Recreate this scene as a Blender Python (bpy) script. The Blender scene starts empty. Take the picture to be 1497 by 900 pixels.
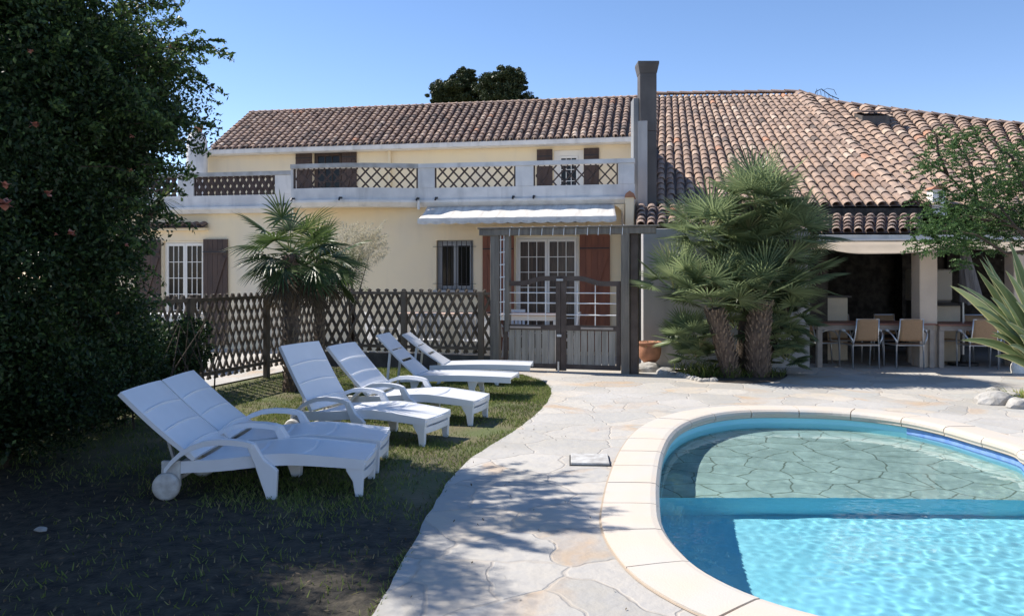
import bpy, bmesh, math, random
import numpy as np
from mathutils import Vector, Matrix, noise as mnoise
random.seed(7); RNG = np.random.default_rng(7)
SC = bpy.context.scene
COL = SC.collection
F, CX, HY, EYE = 1200.0, 748.5, 402.0, 1.7
def W(px, py, Y): return Vector(((px-CX)/F*Y, Y, EYE-(py-HY)/F*Y))
def G(px, py, z=0.0):
    Y = (EYE-z)*F/(py-HY); return Vector(((px-CX)/F*Y, Y, z))
SUN_TO = Vector((-0.92, 0.39, 0)).normalized()
SUN_EL = math.radians(49)

# ------------------------------------------------------------------ materials
def mat(name, col, rough=.7, var=None, vscale=3.0, vamt=1.0, bump=0.0, bscale=40.0, attr=None, metal=0.0,
        spec=.5, trans=0.0, detail=4.0, var2=None, v2scale=.5, stretch=None):
    m = bpy.data.materials.new(name); m.use_nodes = True
    nt = m.node_tree; N = nt.nodes; L = nt.links
    b = N['Principled BSDF']
    b.inputs['Roughness'].default_value = rough
    b.inputs['Metallic'].default_value = metal
    b.inputs['Specular IOR Level'].default_value = spec
    tc = N.new('ShaderNodeTexCoord')
    co = tc.outputs['Object']
    if stretch:
        mp = N.new('ShaderNodeMapping'); mp.inputs['Scale'].default_value = stretch
        L.new(co, mp.inputs['Vector']); co = mp.outputs[0]
    cur = None
    def rgb(c):
        n = N.new('ShaderNodeRGB'); n.outputs[0].default_value = (*c, 1); return n.outputs[0]
    cur = rgb(col)
    def noisefac(sc, lo=.35, hi=.65, det=detail):
        n = N.new('ShaderNodeTexNoise'); n.inputs['Scale'].default_value = sc; n.inputs['Detail'].default_value = det
        L.new(co, n.inputs['Vector'])
        r = N.new('ShaderNodeMapRange'); r.inputs[1].default_value = lo; r.inputs[2].default_value = hi
        L.new(n.outputs[0], r.inputs[0]); return r.outputs[0]
    def mix(a, c, f):
        x = N.new('ShaderNodeMix'); x.data_type = 'RGBA'
        L.new(a, x.inputs[6]); L.new(c, x.inputs[7])
        if isinstance(f, float): x.inputs[0].default_value = f
        else: L.new(f, x.inputs[0])
        return x.outputs[2]
    if var:
        f = noisefac(vscale)
        if vamt != 1.0:
            mu = N.new('ShaderNodeMath'); mu.operation = 'MULTIPLY'; mu.inputs[1].default_value = vamt
            L.new(f, mu.inputs[0]); f = mu.outputs[0]
        cur = mix(cur, rgb(var), f)
    if var2: cur = mix(cur, rgb(var2), noisefac(v2scale, .5, .75))
    if attr:                       # list of (pos, colour): per-face random attribute -> ramp
        a = N.new('ShaderNodeAttribute'); a.attribute_name = 'rnd'
        r = N.new('ShaderNodeValToRGB'); cr = r.color_ramp
        while len(cr.elements) < len(attr): cr.elements.new(.5)
        for e, (p, c) in zip(cr.elements, attr): e.position = p; e.color = (*c, 1)
        L.new(a.outputs['Fac'], r.inputs[0])
        cur = r.outputs[0]
        if var: cur = mix(cur, rgb(var), f)
    L.new(cur, b.inputs['Base Color'])
    if bump > 0:
        n = N.new('ShaderNodeTexNoise'); n.inputs['Scale'].default_value = bscale; n.inputs['Detail'].default_value = 5
        L.new(co, n.inputs['Vector'])
        bm_ = N.new('ShaderNodeBump'); bm_.inputs['Strength'].default_value = bump; bm_.inputs['Distance'].default_value = .02
        L.new(n.outputs[0], bm_.inputs['Height']); L.new(bm_.outputs[0], b.inputs['Normal'])
    if trans > 0:                  # leaf: light passes through
        t = N.new('ShaderNodeBsdfTranslucent'); ms = N.new('ShaderNodeMixShader'); ms.inputs[0].default_value = trans
        L.new(cur, t.inputs[0]); L.new(b.outputs[0], ms.inputs[1]); L.new(t.outputs[0], ms.inputs[2])
        L.new(ms.outputs[0], N['Material Output'].inputs['Surface'])
    return m

M = {}
M['cream'] = mat('cream_render', (.93,.78,.52), .9, var=(.88,.74,.52), vscale=.7, bump=.25, bscale=60, var2=(.80,.71,.56), v2scale=.45)
M['stucco_grey'] = mat('grey_render', (.50,.48,.46), .9, var=(.42,.40,.39), vscale=1.5, bump=.3, bscale=50)
M['white_trim'] = mat('painted_balustrade', (.80,.78,.75), .8, var=(.52,.52,.52), vscale=2.5, vamt=.6, bump=.1)
M['weather_cap'] = mat('weathered_cap', (.52,.52,.51), .9, var=(.36,.35,.33), vscale=5, bump=.2)
M['gutter'] = mat('gutter_white', (.80,.78,.74), .45, var=(.60,.58,.54), vscale=3, vamt=.5)
M['darklat'] = mat('dark_lattice', (.055,.035,.028), .75, var=(.09,.06,.05), vscale=6)
M['shutter'] = mat('red_brown_shutter', (.27,.095,.048), .6, var=(.20,.07,.038), vscale=3, stretch=(3,3,.5), bump=.1)
M['shutter_dark'] = mat('dark_brown_shutter', (.09,.055,.04), .65, var=(.06,.038,.03), vscale=3, stretch=(3,3,.5))
M['frame_white'] = mat('white_joinery', (.86,.83,.76), .45)
M['frame_grey'] = mat('grey_joinery', (.38,.39,.40), .4)
M['glass'] = mat('window_glass', (.012,.012,.012), .12, spec=.25)
M['curtain'] = mat('curtain_behind_glass', (.12,.085,.065), .25, var=(.05,.04,.035), vscale=9, stretch=(6,6,.3))
M['iron'] = mat('black_iron', (.02,.02,.022), .5)
M['tile'] = mat('clay_tile', (.4,.2,.13), .88, bump=.35, bscale=30, var=(.20,.165,.15), vscale=2.2, vamt=.45,
    attr=[(0,(.14,.105,.085)),(.2,(.27,.185,.14)),(.4,(.36,.245,.18)),(.6,(.41,.28,.205)),(.8,(.48,.34,.25)),(.96,(.58,.46,.36)),(1,(.52,.26,.15))])
M['tile_old'] = mat('old_clay_tile', (.3,.2,.15), .9, bump=.35, bscale=30, var=(.14,.12,.11), vscale=4, vamt=.7,
    attr=[(0,(.13,.09,.075)),(.3,(.26,.17,.13)),(.6,(.37,.25,.19)),(.9,(.46,.34,.26)),(1,(.6,.2,.08))])
M['chimney'] = mat('dark_flue_metal', (.115,.105,.10), .65, var=(.08,.073,.07), vscale=2)
M['flue_light'] = mat('grey_pillar_render', (.27,.28,.29), .8, var=(.21,.215,.22), vscale=2)
M['awning'] = mat('striped_canvas', (.76,.72,.65), .85, var=(.50,.47,.43), vscale=2.2, vamt=.8, stretch=(5,.6,.6))
M['fence'] = mat('dark_stained_wood', (.098,.072,.050), .8, var=(.15,.118,.085), vscale=5, stretch=(1,1,.4), bump=.3, bscale=60)
M['greywood'] = mat('grey_weathered_wood', (.23,.205,.17), .85, var=(.145,.13,.11), vscale=5, stretch=(4,4,.4), bump=.3, bscale=60)
M['brownwood'] = mat('dark_brown_wood', (.070,.050,.040), .75, var=(.105,.082,.068), vscale=5, bump=.3)
M['paleslat'] = mat('pale_grey_slats', (.36,.335,.29), .85, var=(.25,.235,.20), vscale=5, stretch=(4,4,.4))
M['rod'] = mat('white_rod', (.78,.78,.77), .5)
M['kerb'] = mat('dark_base_wall', (.10,.09,.08), .95, var=(.06,.055,.05), vscale=6, bump=.6)
M['plastic'] = mat('white_resin', (.80,.81,.83), .32, var=(.70,.71,.73), vscale=5, vamt=.35)
M['plastic_dirty'] = mat('grey_resin', (.64,.63,.60), .5, var=(.42,.40,.37), vscale=14)
M['alu'] = mat('aluminium_tube', (.62,.64,.66), .3, metal=.7)
M['mesh_tan'] = mat('tan_mesh_fabric', (.60,.39,.23), .8, var=(.52,.33,.19), vscale=80, trans=.3)
M['tabletop'] = mat('reddish_table_top', (.34,.16,.11), .55, var=(.26,.12,.09), vscale=8)
M['tableleg'] = mat('pale_wood_leg', (.42,.36,.31), .7, var=(.33,.28,.24), vscale=6)
M['pinktop'] = mat('pink_table_top', (.62,.45,.36), .6)
M['terracotta'] = mat('terracotta', (.47,.22,.13), .85, var=(.36,.17,.10), vscale=9, bump=.2)
M['rock'] = mat('pale_rock', (.46,.44,.41), .95, var=(.30,.28,.25), vscale=6, bump=.8, bscale=15)
M['fabric'] = mat('sail_fabric', (.68,.59,.48), .9, var=(.60,.52,.42), vscale=2, trans=.45)
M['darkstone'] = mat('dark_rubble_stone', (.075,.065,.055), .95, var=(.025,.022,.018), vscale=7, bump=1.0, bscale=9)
M['pillar'] = mat('beige_pillar_render', (.68,.57,.46), .9, var=(.60,.50,.41), vscale=2, bump=.2)
M['counter'] = mat('cream_counter', (.80,.70,.54), .85, var=(.70,.61,.48), vscale=3)
M['parasol'] = mat('grey_parasol_fabric', (.20,.20,.21), .9, var=(.13,.13,.14), vscale=8, stretch=(4,4,.5))
M['cream_panel'] = mat('cream_panel', (.52,.47,.39), .7)
M['coping'] = mat('coping_stone', (.60,.52,.43), .8, var=(.56,.52,.465), vscale=3, bump=.12, bscale=90, var2=(.63,.53,.43), v2scale=1.1)
M['joint'] = mat('mortar_joint', (.42,.34,.26), .95)
M['basin'] = mat('pool_liner', (.35,.79,.93), .7, var=(.40,.83,.95), vscale=2.5)
M['band'] = mat('blue_border_liner', (.16,.30,.70), .6, var=(.26,.42,.76), vscale=9)
M['bandmark'] = mat('pale_border_mark', (.45,.55,.80), .6)
M['bark'] = mat('bark', (.10,.075,.055), .95, var=(.055,.04,.03), vscale=9, bump=.8)
M['fibre'] = mat('palm_fibre', (.16,.115,.085), .95, var=(.075,.055,.042), vscale=16, stretch=(1,1,.5), bump=1.0, bscale=30)
M['stump'] = mat('palm_leaf_base', (.25,.185,.13), .95, var=(.13,.095,.07), vscale=12)
M['shade_soil'] = mat('dark_shaded_soil', (.028,.025,.018), .97, var=(.060,.050,.034), vscale=4, bump=1.0, bscale=30, var2=(.020,.018,.014), v2scale=1.5)
M['soil'] = mat('garden_soil', (.045,.036,.028), .97, var=(.075,.06,.045), vscale=12, bump=.9, bscale=25)
def leafmat(n, ramp, trans=.3, rough=.5, spec=.35): return mat(n, (.05,.08,.03), rough, attr=ramp, trans=trans, spec=spec)
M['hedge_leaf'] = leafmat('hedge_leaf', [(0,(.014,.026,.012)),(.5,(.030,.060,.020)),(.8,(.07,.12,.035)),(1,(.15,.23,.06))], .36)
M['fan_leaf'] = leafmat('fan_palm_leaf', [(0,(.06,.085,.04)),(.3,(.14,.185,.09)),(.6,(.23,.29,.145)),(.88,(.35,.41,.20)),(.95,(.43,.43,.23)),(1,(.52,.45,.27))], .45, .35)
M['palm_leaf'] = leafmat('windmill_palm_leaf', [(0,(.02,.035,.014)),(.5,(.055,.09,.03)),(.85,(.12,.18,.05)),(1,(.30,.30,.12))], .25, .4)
M['dead_leaf'] = leafmat('dry_leaf', [(0,(.06,.045,.03)),(1,(.18,.14,.09))], .1, .9)
M['acacia_leaf'] = leafmat('tree_leaf', [(0,(.045,.085,.03)),(.6,(.09,.17,.055)),(1,(.24,.36,.12))], .45)
M['pine_leaf'] = leafmat('pine_needles', [(0,(.03,.045,.02)),(.7,(.065,.09,.035)),(1,(.12,.14,.05))], .12)
M['plume'] = leafmat('pale_plumes', [(0,(.42,.38,.27)),(1,(.72,.66,.50))], .3, .9)
M['olive_leaf'] = leafmat('grey_green_leaf', [(0,(.10,.14,.06)),(1,(.26,.30,.13))], .3)
M['flax'] = leafmat('flax_leaf', [(0,(.09,.13,.05)),(.5,(.18,.24,.10)),(.8,(.28,.33,.15)),(.86,(.52,.50,.24)),(1,(.66,.60,.30))], .2, .4)
M['grass'] = leafmat('grass_blade', [(0,(.07,.09,.025)),(.45,(.16,.21,.055)),(.8,(.25,.29,.09)),(1,(.38,.32,.16))], .3, .8, .15)
M['flower'] = mat('pink_petals', (.62,.22,.17), .8, var=(.55,.30,.24), vscale=20)

def paving_mat():
    m = bpy.data.materials.new('crazy_paving'); m.use_nodes = True
    nt = m.node_tree; N = nt.nodes; L = nt.links; b = N['Principled BSDF']; b.inputs['Roughness'].default_value = .75
    tc = N.new('ShaderNodeTexCoord'); 
    wn = N.new('ShaderNodeTexNoise'); wn.inputs['Scale'].default_value = 1.7; wn.inputs['Detail'].default_value = 3
    L.new(tc.outputs['Object'], wn.inputs['Vector'])
    va = N.new('ShaderNodeVectorMath'); va.operation = 'MULTIPLY_ADD'; va.inputs[1].default_value = (.42,.42,0)
    L.new(wn.outputs['Color'], va.inputs[0]); L.new(tc.outputs['Object'], va.inputs[2])
    def voro(feat):
        v = N.new('ShaderNodeTexVoronoi'); v.voronoi_dimensions = '2D'; v.feature = feat; v.inputs['Scale'].default_value = 1.75
        L.new(va.outputs[0], v.inputs['Vector']); return v
    ve = voro('DISTANCE_TO_EDGE'); vc = voro('F1')
    sep = N.new('ShaderNodeSeparateColor'); L.new(vc.outputs['Color'], sep.inputs[0])
    r = N.new('ShaderNodeValToRGB'); cr = r.color_ramp
    pal = [(0,(.38,.355,.315)),(.25,(.44,.415,.37)),(.5,(.49,.455,.405)),(.72,(.42,.41,.38)),(.86,(.53,.49,.43)),(1,(.52,.45,.36))]
    while len(cr.elements) < len(pal): cr.elements.new(.5)
    for e, (p, c) in zip(cr.elements, pal): e.position = p; e.color = (*c, 1)
    L.new(sep.outputs[0], r.inputs[0])
    def noise(sc, det, lo, hi, vec=tc.outputs['Object'], dist=0):
        n = N.new('ShaderNodeTexNoise'); n.inputs['Scale'].default_value = sc; n.inputs['Detail'].default_value = det
        n.inputs['Distortion'].default_value = dist
        L.new(vec, n.inputs['Vector']); q = N.new('ShaderNodeMapRange'); q.inputs[1].default_value = lo; q.inputs[2].default_value = hi
        L.new(n.outputs[0], q.inputs[0]); return q.outputs[0], n
    def mix(a, c, f):
        x = N.new('ShaderNodeMix'); x.data_type = 'RGBA'; L.new(a, x.inputs[6])
        if isinstance(c, tuple): x.inputs[7].default_value = (*c, 1)
        else: L.new(c, x.inputs[7])
        L.new(f, x.inputs[0]); return x.outputs[2]
    cur = r.outputs[0]
    f1, _ = noise(1.1, 6, .52, .68, va.outputs[0], 1.2); 
    # ochre veins only on part of the stones
    st = N.new('ShaderNodeMath'); st.operation = 'GREATER_THAN'; st.inputs[1].default_value = .45; L.new(sep.outputs[1], st.inputs[0])
    mu = N.new('ShaderNodeMath'); mu.operation = 'MULTIPLY'; L.new(f1, mu.inputs[0]); L.new(st.outputs[0], mu.inputs[1])
    mu2 = N.new('ShaderNodeMath'); mu2.operation = 'MULTIPLY'; L.new(mu.outputs[0], mu2.inputs[0]); mu2.inputs[1].default_value = .75
    cur = mix(cur, (.50,.34,.20), mu2.outputs[0])
    f2, _ = noise(5, 8, .42, .7, va.outputs[0], .8); 
    mu3 = N.new('ShaderNodeMath'); mu3.operation = 'MULTIPLY'; L.new(f2, mu3.inputs[0]); mu3.inputs[1].default_value = .45
    cur = mix(cur, (.36,.36,.365), mu3.outputs[0])
    f3, _ = noise(.5, 3, .5, .62)
    mu4 = N.new('ShaderNodeMath'); mu4.operation = 'MULTIPLY'; L.new(f3, mu4.inputs[0]); mu4.inputs[1].default_value = .35
    cur = mix(cur, (.60,.57,.54), mu4.outputs[0])
    jr = N.new('ShaderNodeMapRange'); jr.inputs[1].default_value = .008; jr.inputs[2].default_value = .026; jr.inputs[3].default_value = .42; jr.inputs[4].default_value = 0
    L.new(ve.outputs['Distance'], jr.inputs[0])
    cur = mix(cur, (.40,.345,.285), jr.outputs[0])
    L.new(cur, b.inputs['Base Color'])
    _, nb = noise(14, 8, 0, 1)
    ad = N.new('ShaderNodeMath'); ad.operation = 'MULTIPLY_ADD'; ad.inputs[1].default_value = -1.2
    L.new(jr.outputs[0], ad.inputs[0]); L.new(nb.outputs[0], ad.inputs[2])
    bp = N.new('ShaderNodeBump'); bp.inputs['Strength'].default_value = .7; bp.inputs['Distance'].default_value = .014
    L.new(ad.outputs[0], bp.inputs['Height']); L.new(bp.outputs[0], b.inputs['Normal'])
    return m
M['paving'] = paving_mat()

def shelf_mat():
    m = bpy.data.materials.new('pool_shelf_stone'); m.use_nodes = True
    nt = m.node_tree; N = nt.nodes; L = nt.links; b = N['Principled BSDF']; b.inputs['Roughness'].default_value = .8
    tc = N.new('ShaderNodeTexCoord'); wn = N.new('ShaderNodeTexNoise'); wn.inputs['Scale'].default_value = 3
    L.new(tc.outputs['Object'], wn.inputs['Vector'])
    va = N.new('ShaderNodeVectorMath'); va.operation = 'MULTIPLY_ADD'; va.inputs[1].default_value = (.15,.15,0)
    L.new(wn.outputs['Color'], va.inputs[0]); L.new(tc.outputs['Object'], va.inputs[2])
    v = N.new('ShaderNodeTexVoronoi'); v.voronoi_dimensions = '2D'; v.feature = 'DISTANCE_TO_EDGE'; v.inputs['Scale'].default_value = 2.6
    L.new(va.outputs[0], v.inputs['Vector'])
    jr = N.new('ShaderNodeMapRange'); jr.inputs[1].default_value = .012; jr.inputs[2].default_value = .03; jr.inputs[3].default_value = .85; jr.inputs[4].default_value = 0
    L.new(v.outputs['Distance'], jr.inputs[0])
    n = N.new('ShaderNodeTexNoise'); n.inputs['Scale'].default_value = 4; n.inputs['Detail'].default_value = 6; L.new(tc.outputs['Object'], n.inputs['Vector'])
    r = N.new('ShaderNodeValToRGB'); r.color_ramp.elements[0].color = (.40,.48,.44,1); r.color_ramp.elements[0].position = .3
    r.color_ramp.elements[1].color = (.62,.72,.66,1); r.color_ramp.elements[1].position = .7
    L.new(n.outputs[0], r.inputs[0])
    x = N.new('ShaderNodeMix'); x.data_type = 'RGBA'; L.new(r.outputs[0], x.inputs[6]); x.inputs[7].default_value = (.17,.19,.15,1); L.new(jr.outputs[0], x.inputs[0])
    L.new(x.outputs[2], b.inputs['Base Color']); return m
M['shelf'] = shelf_mat()

def streak(m_, col, amt):      # vertical rain streaks below ledges: colour noise stretched along z
    nt = m_.node_tree; N = nt.nodes; L = nt.links; b = N['Principled BSDF']; src = b.inputs['Base Color'].links[0].from_socket
    tc = N.new('ShaderNodeTexCoord'); mp = N.new('ShaderNodeMapping'); mp.inputs['Scale'].default_value = (3.2,3.2,.5); L.new(tc.outputs['Object'], mp.inputs[0])
    n = N.new('ShaderNodeTexNoise'); n.inputs['Scale'].default_value = 1.3; n.inputs['Detail'].default_value = 6; L.new(mp.outputs[0], n.inputs['Vector'])
    r = N.new('ShaderNodeMapRange'); r.inputs[1].default_value = .52; r.inputs[2].default_value = .78; r.inputs[4].default_value = amt; L.new(n.outputs[0], r.inputs[0])
    x = N.new('ShaderNodeMix'); x.data_type = 'RGBA'; L.new(src, x.inputs[6]); x.inputs[7].default_value = (*col,1); L.new(r.outputs[0], x.inputs[0]); L.new(x.outputs[2], b.inputs['Base Color'])
streak(M['cream'], (.62,.55,.43), .22); streak(M['white_trim'], (.30,.30,.29), .6); streak(M['gutter'], (.30,.29,.27), .5); streak(M['stucco_grey'], (.28,.27,.25), .6); streak(M['chimney'], (.2,.18,.16), .5)
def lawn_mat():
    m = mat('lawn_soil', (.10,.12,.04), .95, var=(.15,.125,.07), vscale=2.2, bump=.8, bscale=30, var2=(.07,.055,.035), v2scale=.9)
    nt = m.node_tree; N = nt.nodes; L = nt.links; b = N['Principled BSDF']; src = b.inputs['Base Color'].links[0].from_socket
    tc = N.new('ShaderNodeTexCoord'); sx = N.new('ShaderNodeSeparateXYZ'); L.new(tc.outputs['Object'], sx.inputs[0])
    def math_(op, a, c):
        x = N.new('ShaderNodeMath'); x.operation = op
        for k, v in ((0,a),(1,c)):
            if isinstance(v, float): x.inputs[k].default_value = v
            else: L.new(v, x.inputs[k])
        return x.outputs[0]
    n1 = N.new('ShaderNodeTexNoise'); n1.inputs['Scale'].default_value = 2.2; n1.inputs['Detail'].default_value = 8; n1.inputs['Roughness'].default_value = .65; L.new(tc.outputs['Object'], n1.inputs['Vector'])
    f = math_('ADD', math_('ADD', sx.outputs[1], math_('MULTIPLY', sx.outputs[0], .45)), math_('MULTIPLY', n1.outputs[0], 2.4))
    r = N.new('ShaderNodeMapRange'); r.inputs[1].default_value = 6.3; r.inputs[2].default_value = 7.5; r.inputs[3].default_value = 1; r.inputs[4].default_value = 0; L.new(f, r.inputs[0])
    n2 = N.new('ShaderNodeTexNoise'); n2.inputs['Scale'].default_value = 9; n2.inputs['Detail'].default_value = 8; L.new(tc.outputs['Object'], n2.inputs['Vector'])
    rr = N.new('ShaderNodeValToRGB'); rr.color_ramp.elements[0].position = .35; rr.color_ramp.elements[0].color = (.018,.016,.012,1); rr.color_ramp.elements[1].position = .7; rr.color_ramp.elements[1].color = (.075,.062,.042,1); L.new(n2.outputs[0], rr.inputs[0])  # bare soil towards the camera, its colour darkened to deepen the tree's shade
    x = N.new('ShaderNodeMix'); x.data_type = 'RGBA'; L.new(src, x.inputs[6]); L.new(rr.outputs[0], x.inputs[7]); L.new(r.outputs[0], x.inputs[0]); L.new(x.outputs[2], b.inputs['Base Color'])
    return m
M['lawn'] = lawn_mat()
def water_mat():
    m = bpy.data.materials.new('pool_water'); m.use_nodes = True; nt = m.node_tree; nt.nodes.clear()
    g = nt.nodes.new('ShaderNodeBsdfGlass'); g.inputs['IOR'].default_value = 1.33; g.inputs['Roughness'].default_value = 0
    g.inputs['Color'].default_value = (.88,.99,1,1)
    o = nt.nodes.new('ShaderNodeOutputMaterial'); nt.links.new(g.outputs[0], o.inputs[0]); return m
M['water'] = water_mat()

# ------------------------------------------------------------------ object helpers
def tag(o, label=None, cat=None, group=None, kind=None):
    if label: o['label'] = label
    if cat: o['category'] = cat
    if group: o['group'] = group
    if kind: o['kind'] = kind
    return o
def thing(name, label, cat, loc=(0,0,0), rz=0, group=None):
    o = bpy.data.objects.new(name, None); COL.objects.link(o); o.location = loc; o.rotation_euler = (0,0,rz)
    o.empty_display_size = .2
    return tag(o, label, cat, group)
def link(name, me, parent=None, smooth=False):
    if smooth: me.shade_smooth()
    o = bpy.data.objects.new(name, me); COL.objects.link(o)
    if parent: o.parent = parent
    return o
def copy_tree(o, parent=None):
    c = o.copy(); COL.objects.link(c); c.parent = parent
    for ch in [x for x in bpy.data.objects if x.parent == o]: copy_tree(ch, c)
    return c
class MB:
    def __init__(s): s.v = []; s.f = []; s.r = []; s.rv = .5
    def add(s, vs, fs, r=None):
        k = len(s.v); s.v += [tuple(v) for v in vs]; s.f += [tuple(i+k for i in f) for f in fs]
        s.r += [s.rv if r is None else r]*len(fs)
    def hexa(s, p):      # 8 points: 4 bottom ccw, 4 top ccw
        s.add(p, [(3,2,1,0),(4,5,6,7),(0,1,5,4),(1,2,6,5),(2,3,7,6),(3,0,4,7)])
    def box(s, x0,x1,y0,y1,z0,z1):
        s.hexa([(x0,y0,z0),(x1,y0,z0),(x1,y1,z0),(x0,y1,z0),(x0,y0,z1),(x1,y0,z1),(x1,y1,z1),(x0,y1,z1)])
    def bar(s, a, b, w, h, up=Vector((0,0,1))):   # rectangular bar from a to b
        a = Vector(a); b = Vector(b); d = (b-a).normalized(); sd = d.cross(up)
        if sd.length < 1e-3: sd = d.cross(Vector((1,0,0)))
        sd.normalize(); u = sd.cross(d).normalized(); sd = sd*w/2; u = u*h/2
        s.hexa([a-sd-u, a+sd-u, b+sd-u, b-sd-u, a-sd+u, a+sd+u, b+sd+u, b-sd+u])
    def tube(s, pts, rad, n=8, cap=True):
        pts = [Vector(p) for p in pts]; m = len(pts)
        rad = rad if isinstance(rad, (list, tuple)) else [rad]*m
        vs = []; fs = []; pu = None
        for i, p in enumerate(pts):
            d = (pts[min(i+1,m-1)]-pts[max(i-1,0)]).normalized()
            if pu is None: pu = d.orthogonal().normalized()
            pu = (pu - d*pu.dot(d)); pu = pu.normalized() if pu.length > 1e-6 else d.orthogonal().normalized()
            w = d.cross(pu)
            for k in range(n):
                a = 2*math.pi*k/n; vs.append(p+(pu*math.cos(a)+w*math.sin(a))*rad[i])
        for i in range(m-1):
            for k in range(n): fs.append((i*n+k, i*n+(k+1)%n, (i+1)*n+(k+1)%n, (i+1)*n+k))
        if cap: fs += [tuple(range(n-1,-1,-1)), tuple(range((m-1)*n, m*n))]
        s.add(vs, fs)
    def lathe(s, prof, n=24, c=(0,0,0)):
        vs = []; fs = []
        for r, z in prof:
            for k in range(n): a = 2*math.pi*k/n; vs.append((c[0]+r*math.cos(a), c[1]+r*math.sin(a), c[2]+z))
        for i in range(len(prof)-1):
            for k in range(n): fs.append((i*n+k, i*n+(k+1)%n, (i+1)*n+(k+1)%n, (i+1)*n+k))
        s.add(vs, fs)
    def prism(s, poly, y0, y1):   # poly in xz, extruded along y
        n = len(poly); vs = [(x,y0,z) for x,z in poly]+[(x,y1,z) for x,z in poly]
        s.add(vs, [tuple(range(n-1,-1,-1)), tuple(range(n,2*n))]+[(i,(i+1)%n,n+(i+1)%n,n+i) for i in range(n)])
    def build(s, name, m, parent=None, smooth=False, bevel=0, rnd=False):
        me = bpy.data.meshes.new(name); me.from_pydata(s.v, [], s.f)
        bmm = bmesh.new(); bmm.from_mesh(me); 
        if not rnd: bmesh.ops.recalc_face_normals(bmm, faces=bmm.faces)
        if bevel: bmesh.ops.bevel(bmm, geom=list(bmm.edges), offset=bevel, segments=1, affect='EDGES')
        bmm.to_mesh(me); bmm.free()
        if rnd:
            a = me.attributes.new('rnd', 'FLOAT', 'FACE'); a.data.foreach_set('value', s.r)
        me.materials.append(m)
        if smooth: me.shade_smooth()
        return link(name, me, parent)
def fast_mesh(name, V, Fq, R, m, parent=None, smooth=False):   # numpy quads with random attribute
    me = bpy.data.meshes.new(name); nf = len(Fq); k = Fq.shape[1]
    me.vertices.add(len(V)); me.vertices.foreach_set('co', V.astype(np.float32).ravel())
    me.loops.add(nf*k); me.loops.foreach_set('vertex_index', Fq.astype(np.int32).ravel())
    me.polygons.add(nf); me.polygons.foreach_set('loop_start', np.arange(0, nf*k, k, dtype=np.int32))
    me.update(calc_edges=True)
    if R is not None: a = me.attributes.new('rnd', 'FLOAT', 'FACE'); a.data.foreach_set('value', R.astype(np.float32))
    me.materials.append(m); me.validate()
    if smooth: me.shade_smooth()
    return link(name, me, parent)
def leaf_cards(P, size, R=None, flat=0.0, aspect=.45):
    """P (n,3) centres -> pointed diamond leaves with random orientation"""
    n = len(P)
    d = RNG.normal(size=(n,3)); d /= np.linalg.norm(d,axis=1)[:,None]
    u = RNG.normal(size=(n,3)); u[:,2] += flat
    u -= d*(u*d).sum(1)[:,None]; u /= np.linalg.norm(u,axis=1)[:,None]+1e-9
    s = (size*RNG.uniform(.6,1.3,n))[:,None]; w = np.cross(d,u)*aspect
    V = np.stack([P-d*s*.5, P+w*s*.5-d*s*.05, P+d*s*.5, P-w*s*.5-d*s*.05],1).reshape(-1,3)
    Fq = np.arange(n*4).reshape(n,4)
    if R is None: R = RNG.beta(2,2.5,n)
    return V, Fq, R
def blob_points(n, c, r, shell=.5):
    d = RNG.normal(size=(n,3)); d /= np.linalg.norm(d,axis=1)[:,None]
    q = (RNG.uniform(shell,1,n))[:,None]
    return np.array(c)+d*q*np.array(r)
def poly_sheet(name, loops, z, m, parent=None, kind=None, up=True):
    bmm = bmesh.new(); es = []
    for lp in loops:
        vs = [bmm.verts.new((p[0],p[1],z)) for p in lp]
        for i in range(len(vs)): es.append(bmm.edges.new((vs[i], vs[(i+1)%len(vs)])))
    bmesh.ops.triangle_fill(bmm, edges=es, use_beauty=True, use_dissolve=False, normal=(0,0,1))
    for f in bmm.faces:
        if f.normal.z < 0: f.normal_flip()
    me = bpy.data.meshes.new(name); bmm.to_mesh(me); bmm.free(); me.materials.append(m)
    o = link(name, me, parent)
    if kind: o['kind'] = kind
    return o
def smooth_loop(pts, closed=True, n=6):
    pts = [Vector(p).to_2d() if len(p) > 2 else Vector(p) for p in pts]; out = []; m = len(pts)
    rng = range(m) if closed else range(m-1)
    for i in rng:
        if closed: a,b,c,d = pts[(i-1)%m],pts[i],pts[(i+1)%m],pts[(i+2)%m]
        else: a,b,c,d = pts[max(i-1,0)],pts[i],pts[i+1],pts[min(i+2,m-1)]
        for k in range(n):
            t = k/n
            out.append(.5*((2*b)+(c-a)*t+(2*a-5*b+4*c-d)*t*t+(3*b-a-3*c+d)*t**3))
    if not closed: out.append(pts[-1])
    return out
def inside(poly, x, y):
    r = False; j = len(poly)-1
    for i in range(len(poly)):
        xi, yi = poly[i][0], poly[i][1]; xj, yj = poly[j][0], poly[j][1]
        if (yi > y) != (yj > y) and x < (xj-xi)*(y-yi)/(yj-yi)+xi: r = not r
        j = i
    return r

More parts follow.
